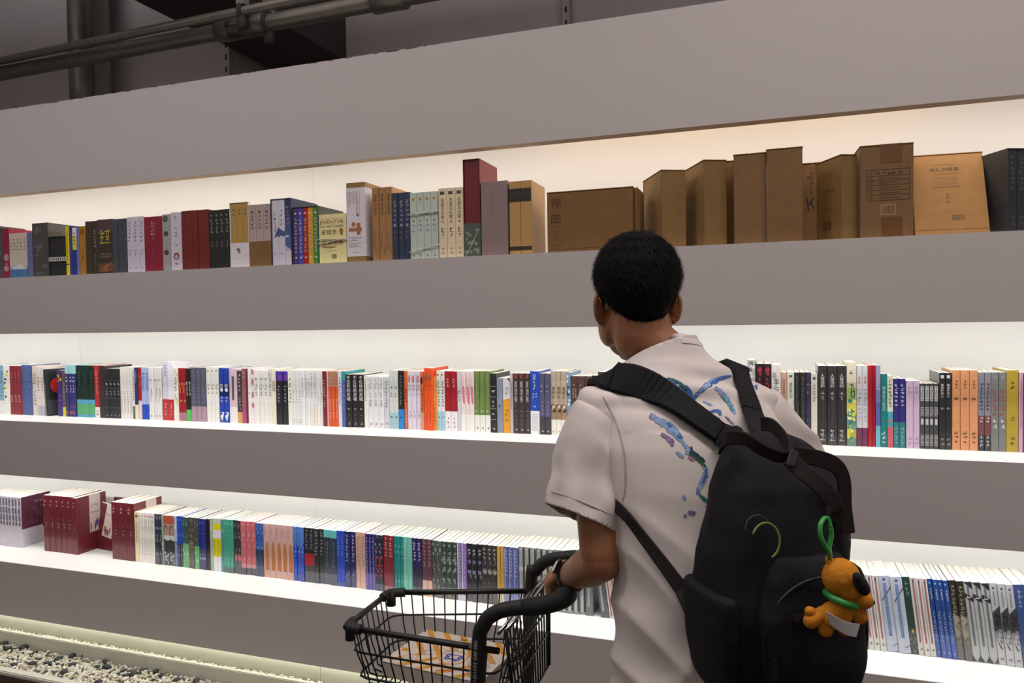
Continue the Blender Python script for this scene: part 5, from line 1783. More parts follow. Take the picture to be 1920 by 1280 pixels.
sb = MB()
sb.loft([ringpts(c, a, d_, TR, TF, 32, 2.4, -.12 if c[2] > 1.38 else 0) for c, a, d_ in TOR])
for S, sg in ((SHL, 1), (SHR, -1)):
    sb.ell(S + TR * (.012 * sg) + UZ * .006, .058, .058, .054)
    chain(sb, [S + TR * (.012 * sg) + UZ * .004, NK + UZ * -.03 - TR * (.045 * sg)], [.052, .042])
cloth(sb, 'trunk', [((-.09, -.93, .832), (-UZ + TR * .12).normalized()), (NKP, NKN)])
sb = MB()
sb.loft(sleeve(SHL + TR * .05 + UZ * .012, SHL.lerp(SLE, .12), .05, .066) + sleeve(SHL.lerp(SLE, .12), SLE + axL * .04, .066, .074)[1:])
cloth(sb, 'left', [(SLE + axL * .0, (axL + TR * -.34 + UZ * -.06).normalized())])
sb = MB()
sb.loft(sleeve(SHR - TR * .05 + UZ * .012, SHR.lerp(SRE, .12), .05, .064) + sleeve(SHR.lerp(SRE, .12), SRE + axR * .04, .064, .066)[1:])
cloth(sb, 'right', [(SRE, axR)])
me = joined.mesh('shirt', True)
o = mput('shirt', me)
md = o.modifiers.new('thick', 'SOLIDIFY')
md.thickness = .0022
md.offset = -1
shirt = o
tree_shirt = BVHTree.FromPolygons([v.co.copy() for v in me.vertices], [tuple(p.vertices) for p in me.polygons])
# collar rib lying on the edge of the neck opening, seams round the cuffs
n0 = NKN.cross(TR).normalized()
low_, upr = [], []
for i in range(48):
    t = 2 * math.pi * i / 48
    dr = TR * math.cos(t) + n0 * math.sin(t)
    h_ = tree_shirt.ray_cast(NKP - NKN * .006 + dr * .3, -dr, .4)
    if h_[0] is not None and (h_[0] - NKP).length < .12:
        low_.append(h_[0])
for k in range(3):
    low_ = [(low_[i - 1] + low_[i] * 2 + low_[(i + 1) % len(low_)]) / 4 for i in range(len(low_))]
cb = MB()
rings = []
for f, inn, th in ((-.006, 0, .0022), (.004, .001, .0034), (.012, .004, .0034), (.017, .0065, .0022)):
    rings.append([q + NKN * f + (NKP - q).normalized() * inn - (NKP - q).normalized() * th for q in low_])
for f, inn in ((.015, .011), (-.006, .006)):
    rings.append([q + NKN * f + (NKP - q).normalized() * inn for q in low_])
cb.loft(rings, SHIRT, False)
mput('collar', cb.mesh('collar', True), shirt)
SEAM = mat('a79b95', rough=.9)
for e, ax, S in ((SLE, axL, SHL), (SRE, axR, SHR)):
    pts = []
    pn = (axL + TR * -.34 + UZ * -.06).normalized() if S is SHL else ax
    s0 = pn.cross(TF).normalized()
    s1 = pn.cross(s0)
    for i in range(44):
        t = 2 * math.pi * i / 44
        dr = s0 * math.cos(t) + s1 * math.sin(t)
        h_ = tree_shirt.ray_cast(e - pn * .022, dr, .2)
        if h_[0] is not None and (h_[0] - e).length < .1:
            pts.append(h_[0] + dr * .0010)
    for k in range(2):
        pts = [(pts[i - 1] + pts[i] * 2 + pts[(i + 1) % len(pts)]) / 4 for i in range(len(pts))]
    cb = MB()
    if len(pts) > 8:
        cb.tube(pts, .0009, 5, SEAM, closed=True)
        mput('cuff_seam', cb.mesh('cuff_seam', True), shirt)

# --- trousers and shoes
TRO = mat('17171a', rough=.85, vary=.15, scale=60)
tb = MB()
tb.loft([ringpts(c, a, d_, TR, TF, 24) for c, a, d_ in (((-.085, -.93, 1.0), .16, .11), ((-.085, -.93, .92), .165, .112), ((-.085, -.93, .82), .165, .112))])
for s in (-1, 1):
    hp = Vector((-.085, -.93, .86)) + TR * (.088 * s)
    kn = Vector((-.10, -.90, .48)) + TR * (.098 * s) + TF * (.03 * s + .02)
    an = Vector((-.095, -.93, .10)) + TR * (.10 * s) + TF * (.06 * s)
    chain(tb, [hp, kn, an], [.092, .078, .062])
mput('trousers', fused(tb, 'trousers', .011, 6, TRO))
for s in (-1, 1):
    an = Vector((-.095, -.93, .045)) + TR * (.10 * s) + TF * (.06 * s)
    fb = MB()
    fb.ell(an + TF * -.02, .04, .05, .042, Matrix((TR, TF, UZ)).transposed())
    fb.ell(an + TF * .10 + UZ * -.012, .044, .085, .03, Matrix((TR, TF, UZ)).transposed())
    fb.box(-.035, -.07, -.043, .035, .17, -.03, None, Matrix.Translation(an) @ Matrix((TR, TF, UZ)).transposed().to_4x4())
    mput('shoe', fused(fb, 'shoe', .006, 4, mat('e3e1dc', rough=.6)))

# --- wrist watch
ax = (WRL - ELL_).normalized()
wc = WRL - ax * .016
s0 = ax.cross(UZ).normalized()
s1 = s0.cross(ax)
wb = MB()
rings = [[wc + ax * o_ + s0 * (r_ * math.cos(t)) + s1 * (r_ * math.sin(t)) for t in [2 * math.pi * i / 28 for i in range(28)]] for o_, r_ in ((-.010, .0285), (-.010, .0318), (.010, .0318), (.010, .0285))]
wb.loft(rings, mat('1d1b1c', rough=.6), False)
ws = mput('watch_strap', wb.mesh('watch_strap', True))
fc = wc + (s1 * .5 - s0 * .8).normalized() * .033
fz = (s1 * .5 - s0 * .8).normalized()
Mw = Matrix((ax, fz.cross(ax), fz)).transposed()
wb = MB()
wb.bbox(-.017, -.015, -.003, .017, .015, .007, .003, mat('16161a', rough=.15), Matrix.Translation(fc) @ Mw.to_4x4())
mput('watch_case', wb.mesh('watch_case', False), ws)


# --- painted brush strokes printed on the back of the shirt
def on_tree(tree, px, py, off=.0012):
    d = pray(px, py).normalized()
    h_ = tree.ray_cast(CAM_POS, d)
    if h_[0] is None:
        return None
    return h_[0] - d * off, h_[1]


def brush(mb, pts, wpx, h, n=7, jag=.25, seed=0):
    rg = random.Random(seed)
    P = bez([(x, y, 0) for x, y in pts], n)
    L, Rr = [], []
    for i, q in enumerate(P):
        a, c = P[max(0, i - 1)], P[min(len(P) - 1, i + 1)]
        t = (c - a).normalized()
        k = Vector((-t.y, t.x, 0)) * wpx * .5
        f = math.sin(math.pi * min(1, max(.12, (i + .5) / len(P)))) ** .5
        l_, r_ = on_tree(tree_shirt, *(q + k * f * (1 + rg.uniform(-jag, jag)))[:2]), on_tree(tree_shirt, *(q - k * f * (1 + rg.uniform(-jag, jag)))[:2])
        if l_ is None or r_ is None:
            continue
        L.append(l_[0])
        Rr.append(r_[0])
    for i in range(len(L) - 1):
        if (L[i] - L[i + 1]).length < .03 and (L[i] - Rr[i]).length < .05:
            mb.add([L[i], L[i + 1], Rr[i + 1], Rr[i]], [(0, 1, 2, 3)], mat(h, rough=.8, vary=.25, scale=120))


pb = MB()
BL, GR, TE, PU, LB, DK_ = '3a5f9a', '1d5238', '2f7a84', '7f6590', '7d95b8', '1c3335'
ST = [([(1248, 712), (1275, 722), (1296, 742), (1300, 752)], 12, BL), ([(1300, 748), (1318, 728), (1345, 712), (1372, 704)], 10, BL), ([(1306, 740), (1330, 716), (1360, 704)], 6, LB), ([(1252, 708), (1272, 716), (1290, 732)], 5, GR), ([(1296, 736), (1300, 748), (1296, 758)], 6, TE),
      ([(1340, 726), (1356, 738), (1370, 758), (1378, 776)], 9, LB), ([(1352, 742), (1366, 756), (1374, 772)], 6, TE), ([(1330, 772), (1346, 770), (1352, 778)], 7, BL), ([(1336, 778), (1350, 786)], 4, GR), ([(1318, 752), (1336, 760)], 5, LB), ([(1360, 780), (1376, 796)], 4, PU),
      ([(1402, 700), (1412, 712), (1420, 730)], 9, BL), ([(1408, 696), (1420, 716)], 5, TE),
      ([(1218, 778), (1240, 790), (1262, 806), (1276, 826)], 15, LB), ([(1222, 786), (1226, 776)], 12, PU), ([(1252, 792), (1268, 812), (1280, 822)], 9, BL), ([(1262, 800), (1278, 818)], 6, GR), ([(1240, 812), (1256, 824), (1262, 836)], 9, PU), ([(1276, 824), (1290, 842), (1286, 850)], 8, LB),
      ([(1286, 838), (1304, 852), (1322, 866)], 9, DK_), ([(1292, 850), (1310, 862), (1324, 876)], 6, GR), ([(1296, 836), (1298, 850)], 4, DK_), ([(1290, 856), (1302, 862)], 6, 'a06a86'),
      ([(1318, 868), (1324, 884), (1316, 906), (1308, 920)], 11, LB), ([(1324, 876), (1322, 896), (1312, 912)], 5, BL), ([(1310, 912), (1306, 926)], 5, '5b5f96'), ([(1308, 922), (1322, 936), (1340, 942)], 6, TE), ([(1314, 930), (1330, 944)], 3, GR), ([(1322, 948), (1334, 956)], 3, 'a0606c'),
      ([(1290, 958), (1300, 964)], 8, PU), ([(1298, 960), (1304, 962)], 6, '5b4f8e'), ([(1282, 966), (1288, 968)], 6, PU), ([(1280, 928), (1286, 936)], 5, LB), ([(1268, 846), (1282, 858)], 5, LB), ([(1278, 1092), (1290, 1086), (1298, 1096), (1288, 1104)], 5, TE), ([(1276, 1100), (1290, 1106)], 4, GR)]
for i, (p_, w_, h_) in enumerate(ST):
    brush(pb, p_, w_, h_, 6, .35, i)
tag(mput('shirt_print', pb.mesh('shirt_print'), shirt), kind='stuff')
pb = MB()
brush(pb, [(1130, 742), (1154, 790), (1170, 850), (1172, 910), (1166, 940)], 3.0, 'a79b95', 8, 0, 1)
mput('armhole_seam', pb.mesh('armhole_seam'), shirt)

# ------------------------------------------------------------------ the backpack
BY = 35
BR, BO = Vector((math.cos(R(BY)), math.sin(R(BY)), 0)), Vector((math.sin(R(BY)), -math.cos(R(BY)), 0))
BC = Vector((-.006, -1.075, 0))
FAB = mat('141315', rough=.8, vary=.25, scale=180, bump=.3, spec=.25)
WEB = mat('221c1a', rough=.85, vary=.2, scale=240, bump=.3, spec=.25)
PLA = mat('1b1a1b', rough=.35)
bag = thing('backpack', 'large black backpack hanging from the shoulders of the man in white', 'backpack', (BC.x, BC.y, .89))
bo = Vector(bag.location)


def bput(name, me, parent=None):
    o = put(name, me, parent or bag)
    if parent is None:
        o.location = -bo
    return o


def bg(r, o, z):
    return BC + BR * r + BO * o + UZ * z


BT = [(.906, .050, .045, .004, .01), (.92, .076, .064, .002, .008), (.95, .096, .078, 0, .004), (1.0, .110, .086, 0, .0), (1.06, .116, .088, 0, .002), (1.12, .114, .086, -.002, .010), (1.18, .110, .080, -.006, .020), (1.235, .102, .070, -.014, .026), (1.275, .087, .054, -.024, .026), (1.302, .062, .036, -.032, .02), (1.314, .036, .020, -.034, .016)]
b = MB()
b.loft([ringpts(bg(-.004 + sh_, of, z), a, d_, BR, BO, 36, 3.0) for z, a, d_, of, sh_ in BT])
me = fused(b, 'bag_body', .006, 6, FAB)
for v in me.vertices:
    p = v.co
    n_ = noise.noise(p * 11) * .006 + noise.noise(p * 27) * .003
    v.co = p + Vector(v.normal) * n_
bput('bag_body', me)
tree_bag = BVHTree.FromPolygons([v.co.copy() for v in me.vertices], [tuple(p.vertices) for p in me.polygons])
# front pocket
b = MB()
b.loft([ringpts(bg(.012, .086 + of, z), a, d_, BR, BO, 28, 3.2) for z, a, d_, of in ((.935, .062, .018, -.004), (.95, .078, .026, -.003), (1.0, .088, .033, .0), (1.07, .088, .031, .0), (1.125, .074, .022, -.004), (1.15, .052, .012, -.01))])
me = fused(b, 'front_pocket', .006, 6, FAB)
for v in me.vertices:
    v.co = v.co + Vector(v.normal) * (noise.noise(v.co * 16) * .005)
bput('front_pocket', me)
# mesh side pocket on the side towards the camera
b = MB()
b.loft([ringpts(bg(-.104 + of, .0, z), .02, d_, BR, BO, 24, 2.6) for z, d_, of in ((.93, .045, .016), (.95, .06, .007), (1.0, .068, 0), (1.07, .07, -.003), (1.09, .068, -.002))])
me = fused(b, 'side_pocket', .006, 4, FAB)
bput('side_pocket', me)


def ribbon(pts, wdir, width, th, m, name, parent=None, smooth=True):
    """strap of rectangular section; wdir = one vector across the strap per point"""
    mb = MB()
    n = len(pts)
    rings = []
    for i in range(n):
        a, c = pts[max(0, i - 1)], pts[min(n - 1, i + 1)]
        t = (Vector(c) - Vector(a)).normalized()
        wv = Vector(wdir[i]) if isinstance(wdir, list) else Vector(wdir)
        wv = (wv - t * wv.dot(t)).normalized()
        nn = t.cross(wv)
        h_, k = (width[i] if isinstance(width, list) else width) / 2, th / 2
        p = Vector(pts[i])
        rings.append([p + wv * h_ * .86 + nn * k, p + wv * h_ + nn * k * .2, p + wv * h_ - nn * k * .2, p + wv * h_ * .86 - nn * k, p - wv * h_ * .86 - nn * k, p - wv * h_ - nn * k * .2, p - wv * h_ + nn * k * .2, p - wv * h_ * .86 + nn * k])
    mb.loft(rings, m)
    me_ = mb.mesh(name, False)
    return bput(name, me_, parent)


def trace(rows, tree, off, n=5, extra0=(), extra1=()):
    """strap centre line lying on the shirt: rows of (left x, left y, right x, right y) across the strap in the photo"""
    pts, wd, ww = [], [], []
    A = bez([(r[0], r[1], 0) for r in rows], n)
    Bq = bez([(r[2], r[3], 0) for r in rows], n)
    for a, c in zip(A, Bq):
        m_ = (a + c) / 2
        h_ = on_tree(tree, m_.x, m_.y, 0)
        if h_ is None:
            continue
        d = pray(m_.x, m_.y).normalized()
        p = h_[0] - d * .004 + h_[1] * off
        dep = (p - CAM_POS).dot(FWD)
        wv = (RIGHT * (c.x - a.x) - UP * (c.y - a.y)) * dep / FPX
        wv2 = wv - h_[1] * wv.dot(h_[1])
        pts.append(p)
        wd.append(wv2.normalized())
        ww.append(max(.02, wv2.length))
    for k in range(14):
        ww = [ww[0]] + [(ww[i - 1] + ww[i] * 2 + ww[i + 1]) / 4 for i in range(1, len(ww) - 1)] + [ww[-1]]
        pts = [pts[0]] + [(pts[i - 1] + pts[i] * 2 + pts[i + 1]) / 4 for i in range(1, len(pts) - 1)] + [pts[-1]]
        wd = [wd[0]] + [(wd[i - 1] + wd[i] * 2 + wd[i + 1]).normalized() for i in range(1, len(wd) - 1)] + [wd[-1]]
    return pts, wd, ww


def hug(p, frm, off=.009):
    h_ = tree_shirt.ray_cast(Vector(p) + frm * .35, -frm, .6)
    return (h_[0] + frm * off) if h_[0] is not None else Vector(p)


def strap_front(p0, side):
    """the strap's run over the shoulder and down the chest to the armpit"""
    a = hug(p0 + TF * .045, UZ)
    c = hug(p0 + TF * .085 + TR * (.008 * side), (UZ + TF).normalized())
    d = hug(p0 + TF * .1 - UZ * .09 + TR * (.012 * side), TF)
    e = hug(p0 + TF * .1 - UZ * .17 + TR * (.004 * side), TF)
    f = hug(p0 + TF * .09 - UZ * .25 - TR * (.02 * side), TF)
    return [f, e, d, c, a]


# left shoulder strap: over the shoulder, across the shoulder blade to the top of the bag
pts, wd, ww = trace([(1118, 732, 1176, 690), (1165, 730, 1222, 696), (1215, 758, 1262, 716), (1275, 803, 1312, 752), (1335, 842, 1365, 795)], tree_shirt, .009, 5)
top = bg(-.03, -.05, 1.297)
full = strap_front(pts[0], 1) + pts + [pts[-1].lerp(top, .6), top]
wds = [TR] * 3 + [(wd[0] + TR).normalized()] * 2 + wd + [wd[-1], BR]
wws = [.045, .055, .058, .058, .058] + [min(.062, q) for q in ww] + [.055, .05]
P2 = bez(full, 2)
k_ = lambda L_, i: L_[min(len(L_) - 1, i // 2)]
ribbon(P2, [k_(wds, i) for i in range(len(P2))], [k_(wws, i) for i in range(len(P2))], .012, FAB, 'shoulder_strap')
pts, wd, ww = trace([(1336, 662, 1384, 674), (1350, 690, 1402, 694), (1366, 730, 1418, 735), (1384, 780, 1430, 782)], tree_shirt, .009, 5)
if len(pts) > 3:
    top = bg(.03, -.045, 1.295)
    full = strap_front(pts[0], -1) + pts + [pts[-1].lerp(top, .6), top]
    wds = [TR] * 3 + [(wd[0] + TR).normalized()] * 2 + wd + [wd[-1], BR]
    wws = [.045, .055, .055, .055, .055] + [min(.058, q) for q in ww] + [.052, .05]
    P2 = bez(full, 2)
    ribbon(P2, [k_(wds, i) for i in range(len(P2))], [k_(wws, i) for i in range(len(P2))], .012, FAB, 'shoulder_strap')
# lower webbing from under the left arm to the foot of the bag
pts, wd, ww = trace([(1172, 976, 1188, 964), (1202, 1018, 1220, 1006), (1234, 1064, 1254, 1050), (1266, 1112, 1288, 1096)], tree_shirt, .004, 5)
if len(pts) > 3:
    end = bg(-.108, .0, 1.03)
    pre = pts[0] + TF * .05 + UZ * .02 - TR * .012
    pre2 = pts[0] + TF * .14 + UZ * .06
    full = [pre2, pre] + pts + [pts[-1].lerp(end, .5), end]
    wds = [wd[0]] * 2 + wd + [wd[-1], UZ]
    ribbon(full, wds, [.022, .022] + [min(.034, max(.02, q)) for q in ww] + [.04, .05], .005, WEB, 'strap_webbing')
# grab handles on top and the long hauling loop
f_ = lambda px, py, y: at_y(px, py, y)
ribbon(bez([f_(1352, 842, -1.10), f_(1362, 822, -1.13), f_(1395, 822, -1.16), f_(1428, 842, -1.17), f_(1462, 856, -1.17), f_(1478, 850, -1.16), f_(1470, 822, -1.13), f_(1448, 798, -1.10), f_(1428, 794, -1.08)], 5), UZ * .8 + BO * .5, .022, .004, WEB, 'grab_handle')
hl = bez([f_(1482, 862, -1.165), f_(1508, 886, -1.18), f_(1540, 912, -1.185), f_(1562, 940, -1.185), f_(1562, 962, -1.185), f_(1548, 980, -1.18)], 6)
ribbon(hl, BR * .8 + UZ * .6 + BO * .2, .024, .004, WEB, 'haul_loop')
ribbon(bez([f_(1490, 852, -1.15), f_(1530, 858, -1.13), f_(1566, 872, -1.11), f_(1582, 900, -1.10), f_(1584, 950, -1.10), f_(1590, 1000, -1.10)], 6), BR * .6 + UZ * .6, .024, .004, WEB, 'haul_loop')
b = MB()
Mx = Matrix.Translation(f_(1486, 858, -1.176)) @ Matrix((BR, -BO, UZ)).transposed().to_4x4() @ Matrix.Rotation(R(20), 4, 'Y')
b.bbox(-.006, -.004, -.012, .006, .004, .012, .002, mat('4b4949', rough=.3), Mx)
bput('strap_button', b.mesh('strap_button'))
# cord ring half tucked in the side pocket
b = MB()


def on_bag(px, py, off=.004):
    d = pray(px, py).normalized()
    h_ = tree_bag.ray_cast(CAM_POS, d)
    return (h_[0] - d * off) if h_[0] is not None else at_y(px, py, -1.1)


ring = [on_bag(1436 + 26 * math.cos(t), 1014 + 34 * math.sin(t), .022) for t in [R(200) + R(225) * i / 24 for i in range(25)]]
b.tube(ring, .0018, 6, mat('6f7f3a', rough=.5))
bput('cord_ring', b.mesh('cord_ring', True))
b = MB()
ring = [on_bag(1420 + 22 * math.cos(t), 990 + 24 * math.sin(t), .02) for t in [R(160) + R(190) * i / 18 for i in range(19)]]
b.tube(ring, .0016, 6, mat('2b2a26', rough=.6))
bput('cord_ring', b.mesh('cord_ring', True))
# zip with its puller, and a loose webbing end with a buckle
b = MB()
zp = [bg(.012 + .088 * math.cos(t), .119 - .024 * abs(math.cos(t)), 1.03 + .1 * math.sin(t)) for t in [R(-20) + R(220) * i / 30 for i in range(31)]]
b.tube(zp, .0026, 6, PLA)
zz = bput('zipper', b.mesh('zipper', True))
b = MB()
b.box(-.004, -.0015, -.03, .004, .0015, 0, PLA, Matrix.Translation(bg(-.07, .112, 1.02)))
bput('zip_puller', b.mesh('zip_puller'), zz)
ribbon([f_(1462, 1162, -1.17), f_(1490, 1160, -1.19), f_(1516, 1158, -1.195), f_(1534, 1158, -1.195)], UZ, .012, .003, WEB, 'loose_webbing')
b = MB()
Mx = Matrix.Translation(f_(1462, 1164, -1.175)) @ Matrix((BR, -BO, UZ)).transposed().to_4x4() @ Matrix.Rotation(R(-25), 4, 'Y')
for q in ((-.009, -.016, -.005, .016), (.005, -.016, .009, .016), (-.009, -.016, .009, -.012), (-.009, .012, .009, .016), (-.009, -.002, .009, .002)):
    b.box(q[0], -.002, q[1], q[2], .002, q[3], PLA, Mx)
bput('buckle', b.mesh('buckle'))

# ------------------------------------------------------------------ plush charm on the bag (a plain toy dog)
PL = mat('c47d28', rough=.95, vary=.12, scale=160, bump=.6, spec=.1)
DKP = mat('0f0e0e', rough=.9, vary=.2, scale=150)
GRN = mat('2f8a3c', rough=.35)
pc = at_y(1574, 1108, -1.205)
plush = thing('plush_charm', 'small orange plush toy dog with dark ears dangling from the backpack', 'plush toy', tuple(pc))
SCN = (pc - CAM_POS).dot(FWD) / FPX


def pp(px, py, o_=0.0):                      # place on the toy, relative to its middle
    return RIGHT * ((px - 1574) * SCN) - UP * ((py - 1108) * SCN) - FWD * o_


def lump(px, py, rx, ry, o_=0.0, rz=None, rot=0.0):
    M = Matrix((RIGHT, FWD, UP)).transposed() @ Matrix.Rotation(R(rot), 3, 'Y')
    return (pp(px, py, o_), rx * SCN, (rz or min(rx, ry)) * SCN, ry * SCN, M)


b = MB()
for a in (lump(1577, 1082, 35, 36, .0, 32), lump(1590, 1100, 30, 24, .004, 26), lump(1612, 1120, 22, 18, .006, 18, 25)):
    b.ell(*a)
hm = fused(b, 'head', .0022, 6, PL)
hobj = put('head', hm, plush)
b = MB()
for a in (lump(1585, 1130, 24, 26), lump(1566, 1152, 34, 26, .0, 26, -25)):
    b.ell(*a)
put('torso', fused(b, 'torso', .0022, 6, PL), plush)
for a, c in (((1580, 1160), (1584, 1178)), ((1548, 1164), (1548, 1180)), ((1600, 1142), (1612, 1156)), ((1545, 1150), (1520, 1164))):
    b = MB()
    chain(b, [pp(*a), pp(*c)], [.011, .0105], 12)
    put('paw', fused(b, 'paw', .0022, 5, PL), plush)
b = MB()
chain(b, [pp(1536, 1150), pp(1518, 1146)], [.005, .0075], 10)
put('tail', fused(b, 'tail', .002, 4, PL), plush)
for a, c, o_ in (((1588, 1068), (1604, 1094), .030), ((1604, 1066), (1616, 1086), -.012)):
    b = MB()
    A, Bv = pp(*a, o_), pp(*c, o_ * .8)
    chain(b, [A, A.lerp(Bv, .5), Bv], [.0065, .0095, .0085], 12)
    put('ear', fused(b, 'ear', .002, 5, DKP), plush)
b = MB()
b.ell(*lump(1630, 1126, 6, 6, .006), DKP)
put('nose', b.mesh('nose', True), plush)
b = MB()
b.ell(*lump(1600, 1082, 3.5, 4, .026), DKP)
put('eye', b.mesh('eye', True), plush)
b = MB()
cr = []
for i in range(24):
    t = 2 * math.pi * i / 24
    cr.append(pp(1576 + 24 * math.cos(t), 1122 + 8 * math.cos(t), .024 * math.sin(t)))
b.tube(cr, .0048, 8, GRN, closed=True)
put('collar', b.mesh('collar', True), plush)
# sewn-in cloth tag wrapped over the back
b = MB()
tg = []
for i in range(9):
    f = i / 8
    x, y = 1532 + 62 * f, 1134 + 24 * f + 4 * math.sin(f * 3.1)
    tg.append((pp(x, y - 3, .0275 + .004 * math.sin(f * 3.1)), pp(x + 8 - 14 * f, y + 21, .0265 + .003 * math.sin(f * 3.1))))
wt = mat('c9c4c6', rough=.8)
for i in range(8):
    b.add([tg[i][0], tg[i + 1][0], tg[i + 1][1], tg[i][1]], [(0, 1, 2, 3)], wt)
o = put('cloth_tag', b.mesh('cloth_tag'), plush)
o.modifiers.new('thick', 'SOLIDIFY').thickness = .0008
b = MB()
b.tube(bez([pp(1548, 972, -.004), pp(1536, 982, .004), pp(1534, 1000, .008), pp(1542, 1020, .008), pp(1552, 1034, .004), pp(1554, 1044, 0)], 6), .0033, 8, GRN)
b.tube(bez([pp(1556, 1044, 0), pp(1556, 1026, -.002), pp(1561, 1006, -.004), pp(1560, 990, -.004)], 6), .0033, 8, GRN)
b.tube(bez([pp(1548, 972, -.004), pp(1556, 974, -.006), pp(1560, 990, -.004)], 5), .003, 8, GRN)
put('clip', b.mesh('clip', True), plush)
b = MB()
b.tube(bez([pp(1554, 1042), pp(1560, 1050), pp(1556, 1058), pp(1550, 1050)], 4, True), .0022, 8, mat('c98a2a', rough=.6), closed=True)
put('hanging_loop', b.mesh('hanging_loop', True), plush)

# ------------------------------------------------------------------ the shopping cart
BLK = mat('121212', rough=.38, vary=.15, spec=.5)
RUB = mat('171616', rough=.6, vary=.15)
CHR = mat('9a9896', rough=.2, metal=1.0)
cart = thing('shopping_cart', 'small black wire shopping cart pushed by the man', 'cart', (-.72, -.72, 0))
co = Vector(cart.location)


def cput(name, mb, parent=None, smooth=True):
    o = put(name, mb.mesh(name, smooth), parent or cart)
    if parent is None:
        o.location = -co
    return o


RZ = .822
NA, FA = Vector((-.905, -.875, RZ)), Vector((-.915, -.655, RZ))        # rim corners: near front, far front
FB, NB = Vector((-.545, -.53, RZ)), Vector((-.535, -.885, RZ))         # far back, near back
DZ = .135


def low(p, dz=DZ, k=.12):
    """a rim point carried down and inwards to the basket floor"""
    c = (NA + FA + FB + NB) / 4
    q = p.lerp(Vector((c.x, c.y, p.z)), k)
    return Vector((q.x, q.y, p.z - dz))


basket = thing('basket', None, None)
basket.parent = cart
basket.location = -co
for n_, a, c in (('rim_tube', NA, NB), ('rim_tube', FA, FB), ('rim_tube', NA, FA)):
    b = MB()
    b.tube([a, c], .0068 if n_ == 'rim_tube' else .005, 10, BLK)
    cput(n_, b, basket)
for a in (NA, FA):
    other = FA if a is NA else NA
    back = NB if a is NA else FB
    b = MB()
    d1, d2 = (other - a).normalized(), (back - a).normalized()
    b.tube(bez([a + d1 * .035, a + (d1 + d2) * .006, a + d2 * .04], 6), .0115, 10, RUB)
    b.tube([a + (d1 + d2) * .008 + UZ * .004, a + (d1 + d2) * .008 - UZ * .03], .0115, 10, RUB)
    cput('corner_cap', b, basket)


def wire(pts, r=.0019):
    b = MB()
    b.tube(pts, r, 6, BLK)
    cput('wire', b, basket)


def upright(p, q=None):
    l_ = low(p)
    inn = low(p, DZ, .22)
    wire([p, p.lerp(l_, .55), l_ + UZ * .03, l_.lerp(inn, .18) + UZ * .008, inn])


for i in range(1, 14):
    upright(NA.lerp(NB, i / 14))
    upright(FA.lerp(FB, i / 14))
for i in range(1, 9):
    upright(NA.lerp(FA, i / 9))
    upright(NB.lerp(FB, i / 9) + Vector((0, 0, 0)))
for dz, k, r in ((.055, .045, .0026), (.115, .10, .0028)):
    q = [low(p, dz, k) for p in (NA, FA, FB, NB)]
    pts = []
    for i in range(4):
        a, c, e = q[i - 1], q[i], q[(i + 1) % 4]
        u, v = (a - c).normalized() * .025, (e - c).normalized() * .025
        pts += [c + u, c + (u + v) * .28, c + v]
    b = MB()
    b.tube(pts, r, 8, BLK, closed=True)
    cput('hoop_wire', b, basket)
# floor grid
g = [low(p, DZ, .2) for p in (NA, FA, FB, NB)]
for i in range(1, 13):
    f = i / 13
    wire([g[0].lerp(g[3], f), g[1].lerp(g[2], f)], .0016)
for i in range(0, 10):
    f = i / 9
    wire([g[0].lerp(g[1], f), g[3].lerp(g[2], f)], .0016)
# swinging back gate, standing a little open
gate = thing('gate', None, None)
gate.parent = cart
gate.location = -co
G0, G1 = NB + Vector((.012, .01, .038)), FB + Vector((.018, -.02, .045))
b = MB()
b.tube([G0, G1], .0045, 8, CHR)
cput('gate_rod', b, gate)
b = MB()
b.tube([G0 + Vector((-.016, 0, -.006)), G1 + Vector((-.016, 0, -.006))], .0035, 8, CHR)
cput('gate_rod', b, gate)
B0, B1 = low(NB) + Vector((.045, .02, -.03)), low(FB) + Vector((.045, -.02, -.03))
for i in range(15):
    f = i / 14
    b = MB()
    b.tube([G0.lerp(G1, f), B0.lerp(B1, f)], .0021 if 0 < i < 14 else .0045, 6, BLK)
    cput('gate_wire', b, gate)
for f in (.35, .62, 1.0):
    b = MB()
    b.tube([G0.lerp(B0, f), G1.lerp(B1, f)], .0024, 6, BLK)
    cput('gate_wire', b, gate)
b = MB()
q = B0.lerp(B1, .45)
b.tube([q - (B1 - B0).normalized() * .02, q + (B1 - B0).normalized() * .02], .006, 8, mat('8d8a86', rough=.4))
cput('gate_clip', b, gate)
# side posts that bend into the push bar
n0, n1, n2 = Vector((-.60, -.893, .30)), Vector((-.578, -.893, .80)), Vector((-.572, -.893, .862))
hb_ = MB()
bar = bez([n0, n1, Vector((-.565, -.893, .875)), Vector((-.54, -.893, .903)), Vector((-.505, -.89, .916)), Vector((-.44, -.884, .928)), Vector((-.405, -.872, .938)), Vector((-.395, -.85, .942)), BAR(-.81), BAR(-.74), BAR(-.66), BAR(-.60) + Vector((-.008, 0, 0)), Vector((-.445, -.562, .925)), Vector((-.47, -.548, .921)), Vector((-.53, -.545, .905)), Vector((-.562, -.545, .875)), Vector((-.575, -.545, .83)), Vector((-.60, -.545, .30))], 5)
hb_.tube(bar, .0155, 14, RUB)
cput('push_bar', hb_)
b = MB()
b.tube(bar[22:44], [.0165] + [.0185] * 20 + [.0165], 14, mat('1c1b1b', rough=.75, bump=.4, scale=300))
cput('foam_grip', b)
for y in (-.893, -.545):
    b = MB()
    b.tube([Vector((-.60, y, .30)), Vector((-.60, y, .16)), Vector((-.98, y * .55 - .32, .14))], .013, 12, BLK)
    cput('frame_tube', b)
b = MB()
b.tube([Vector((-.60, -.893, .17)), Vector((-.60, -.545, .17))], .012, 10, BLK)
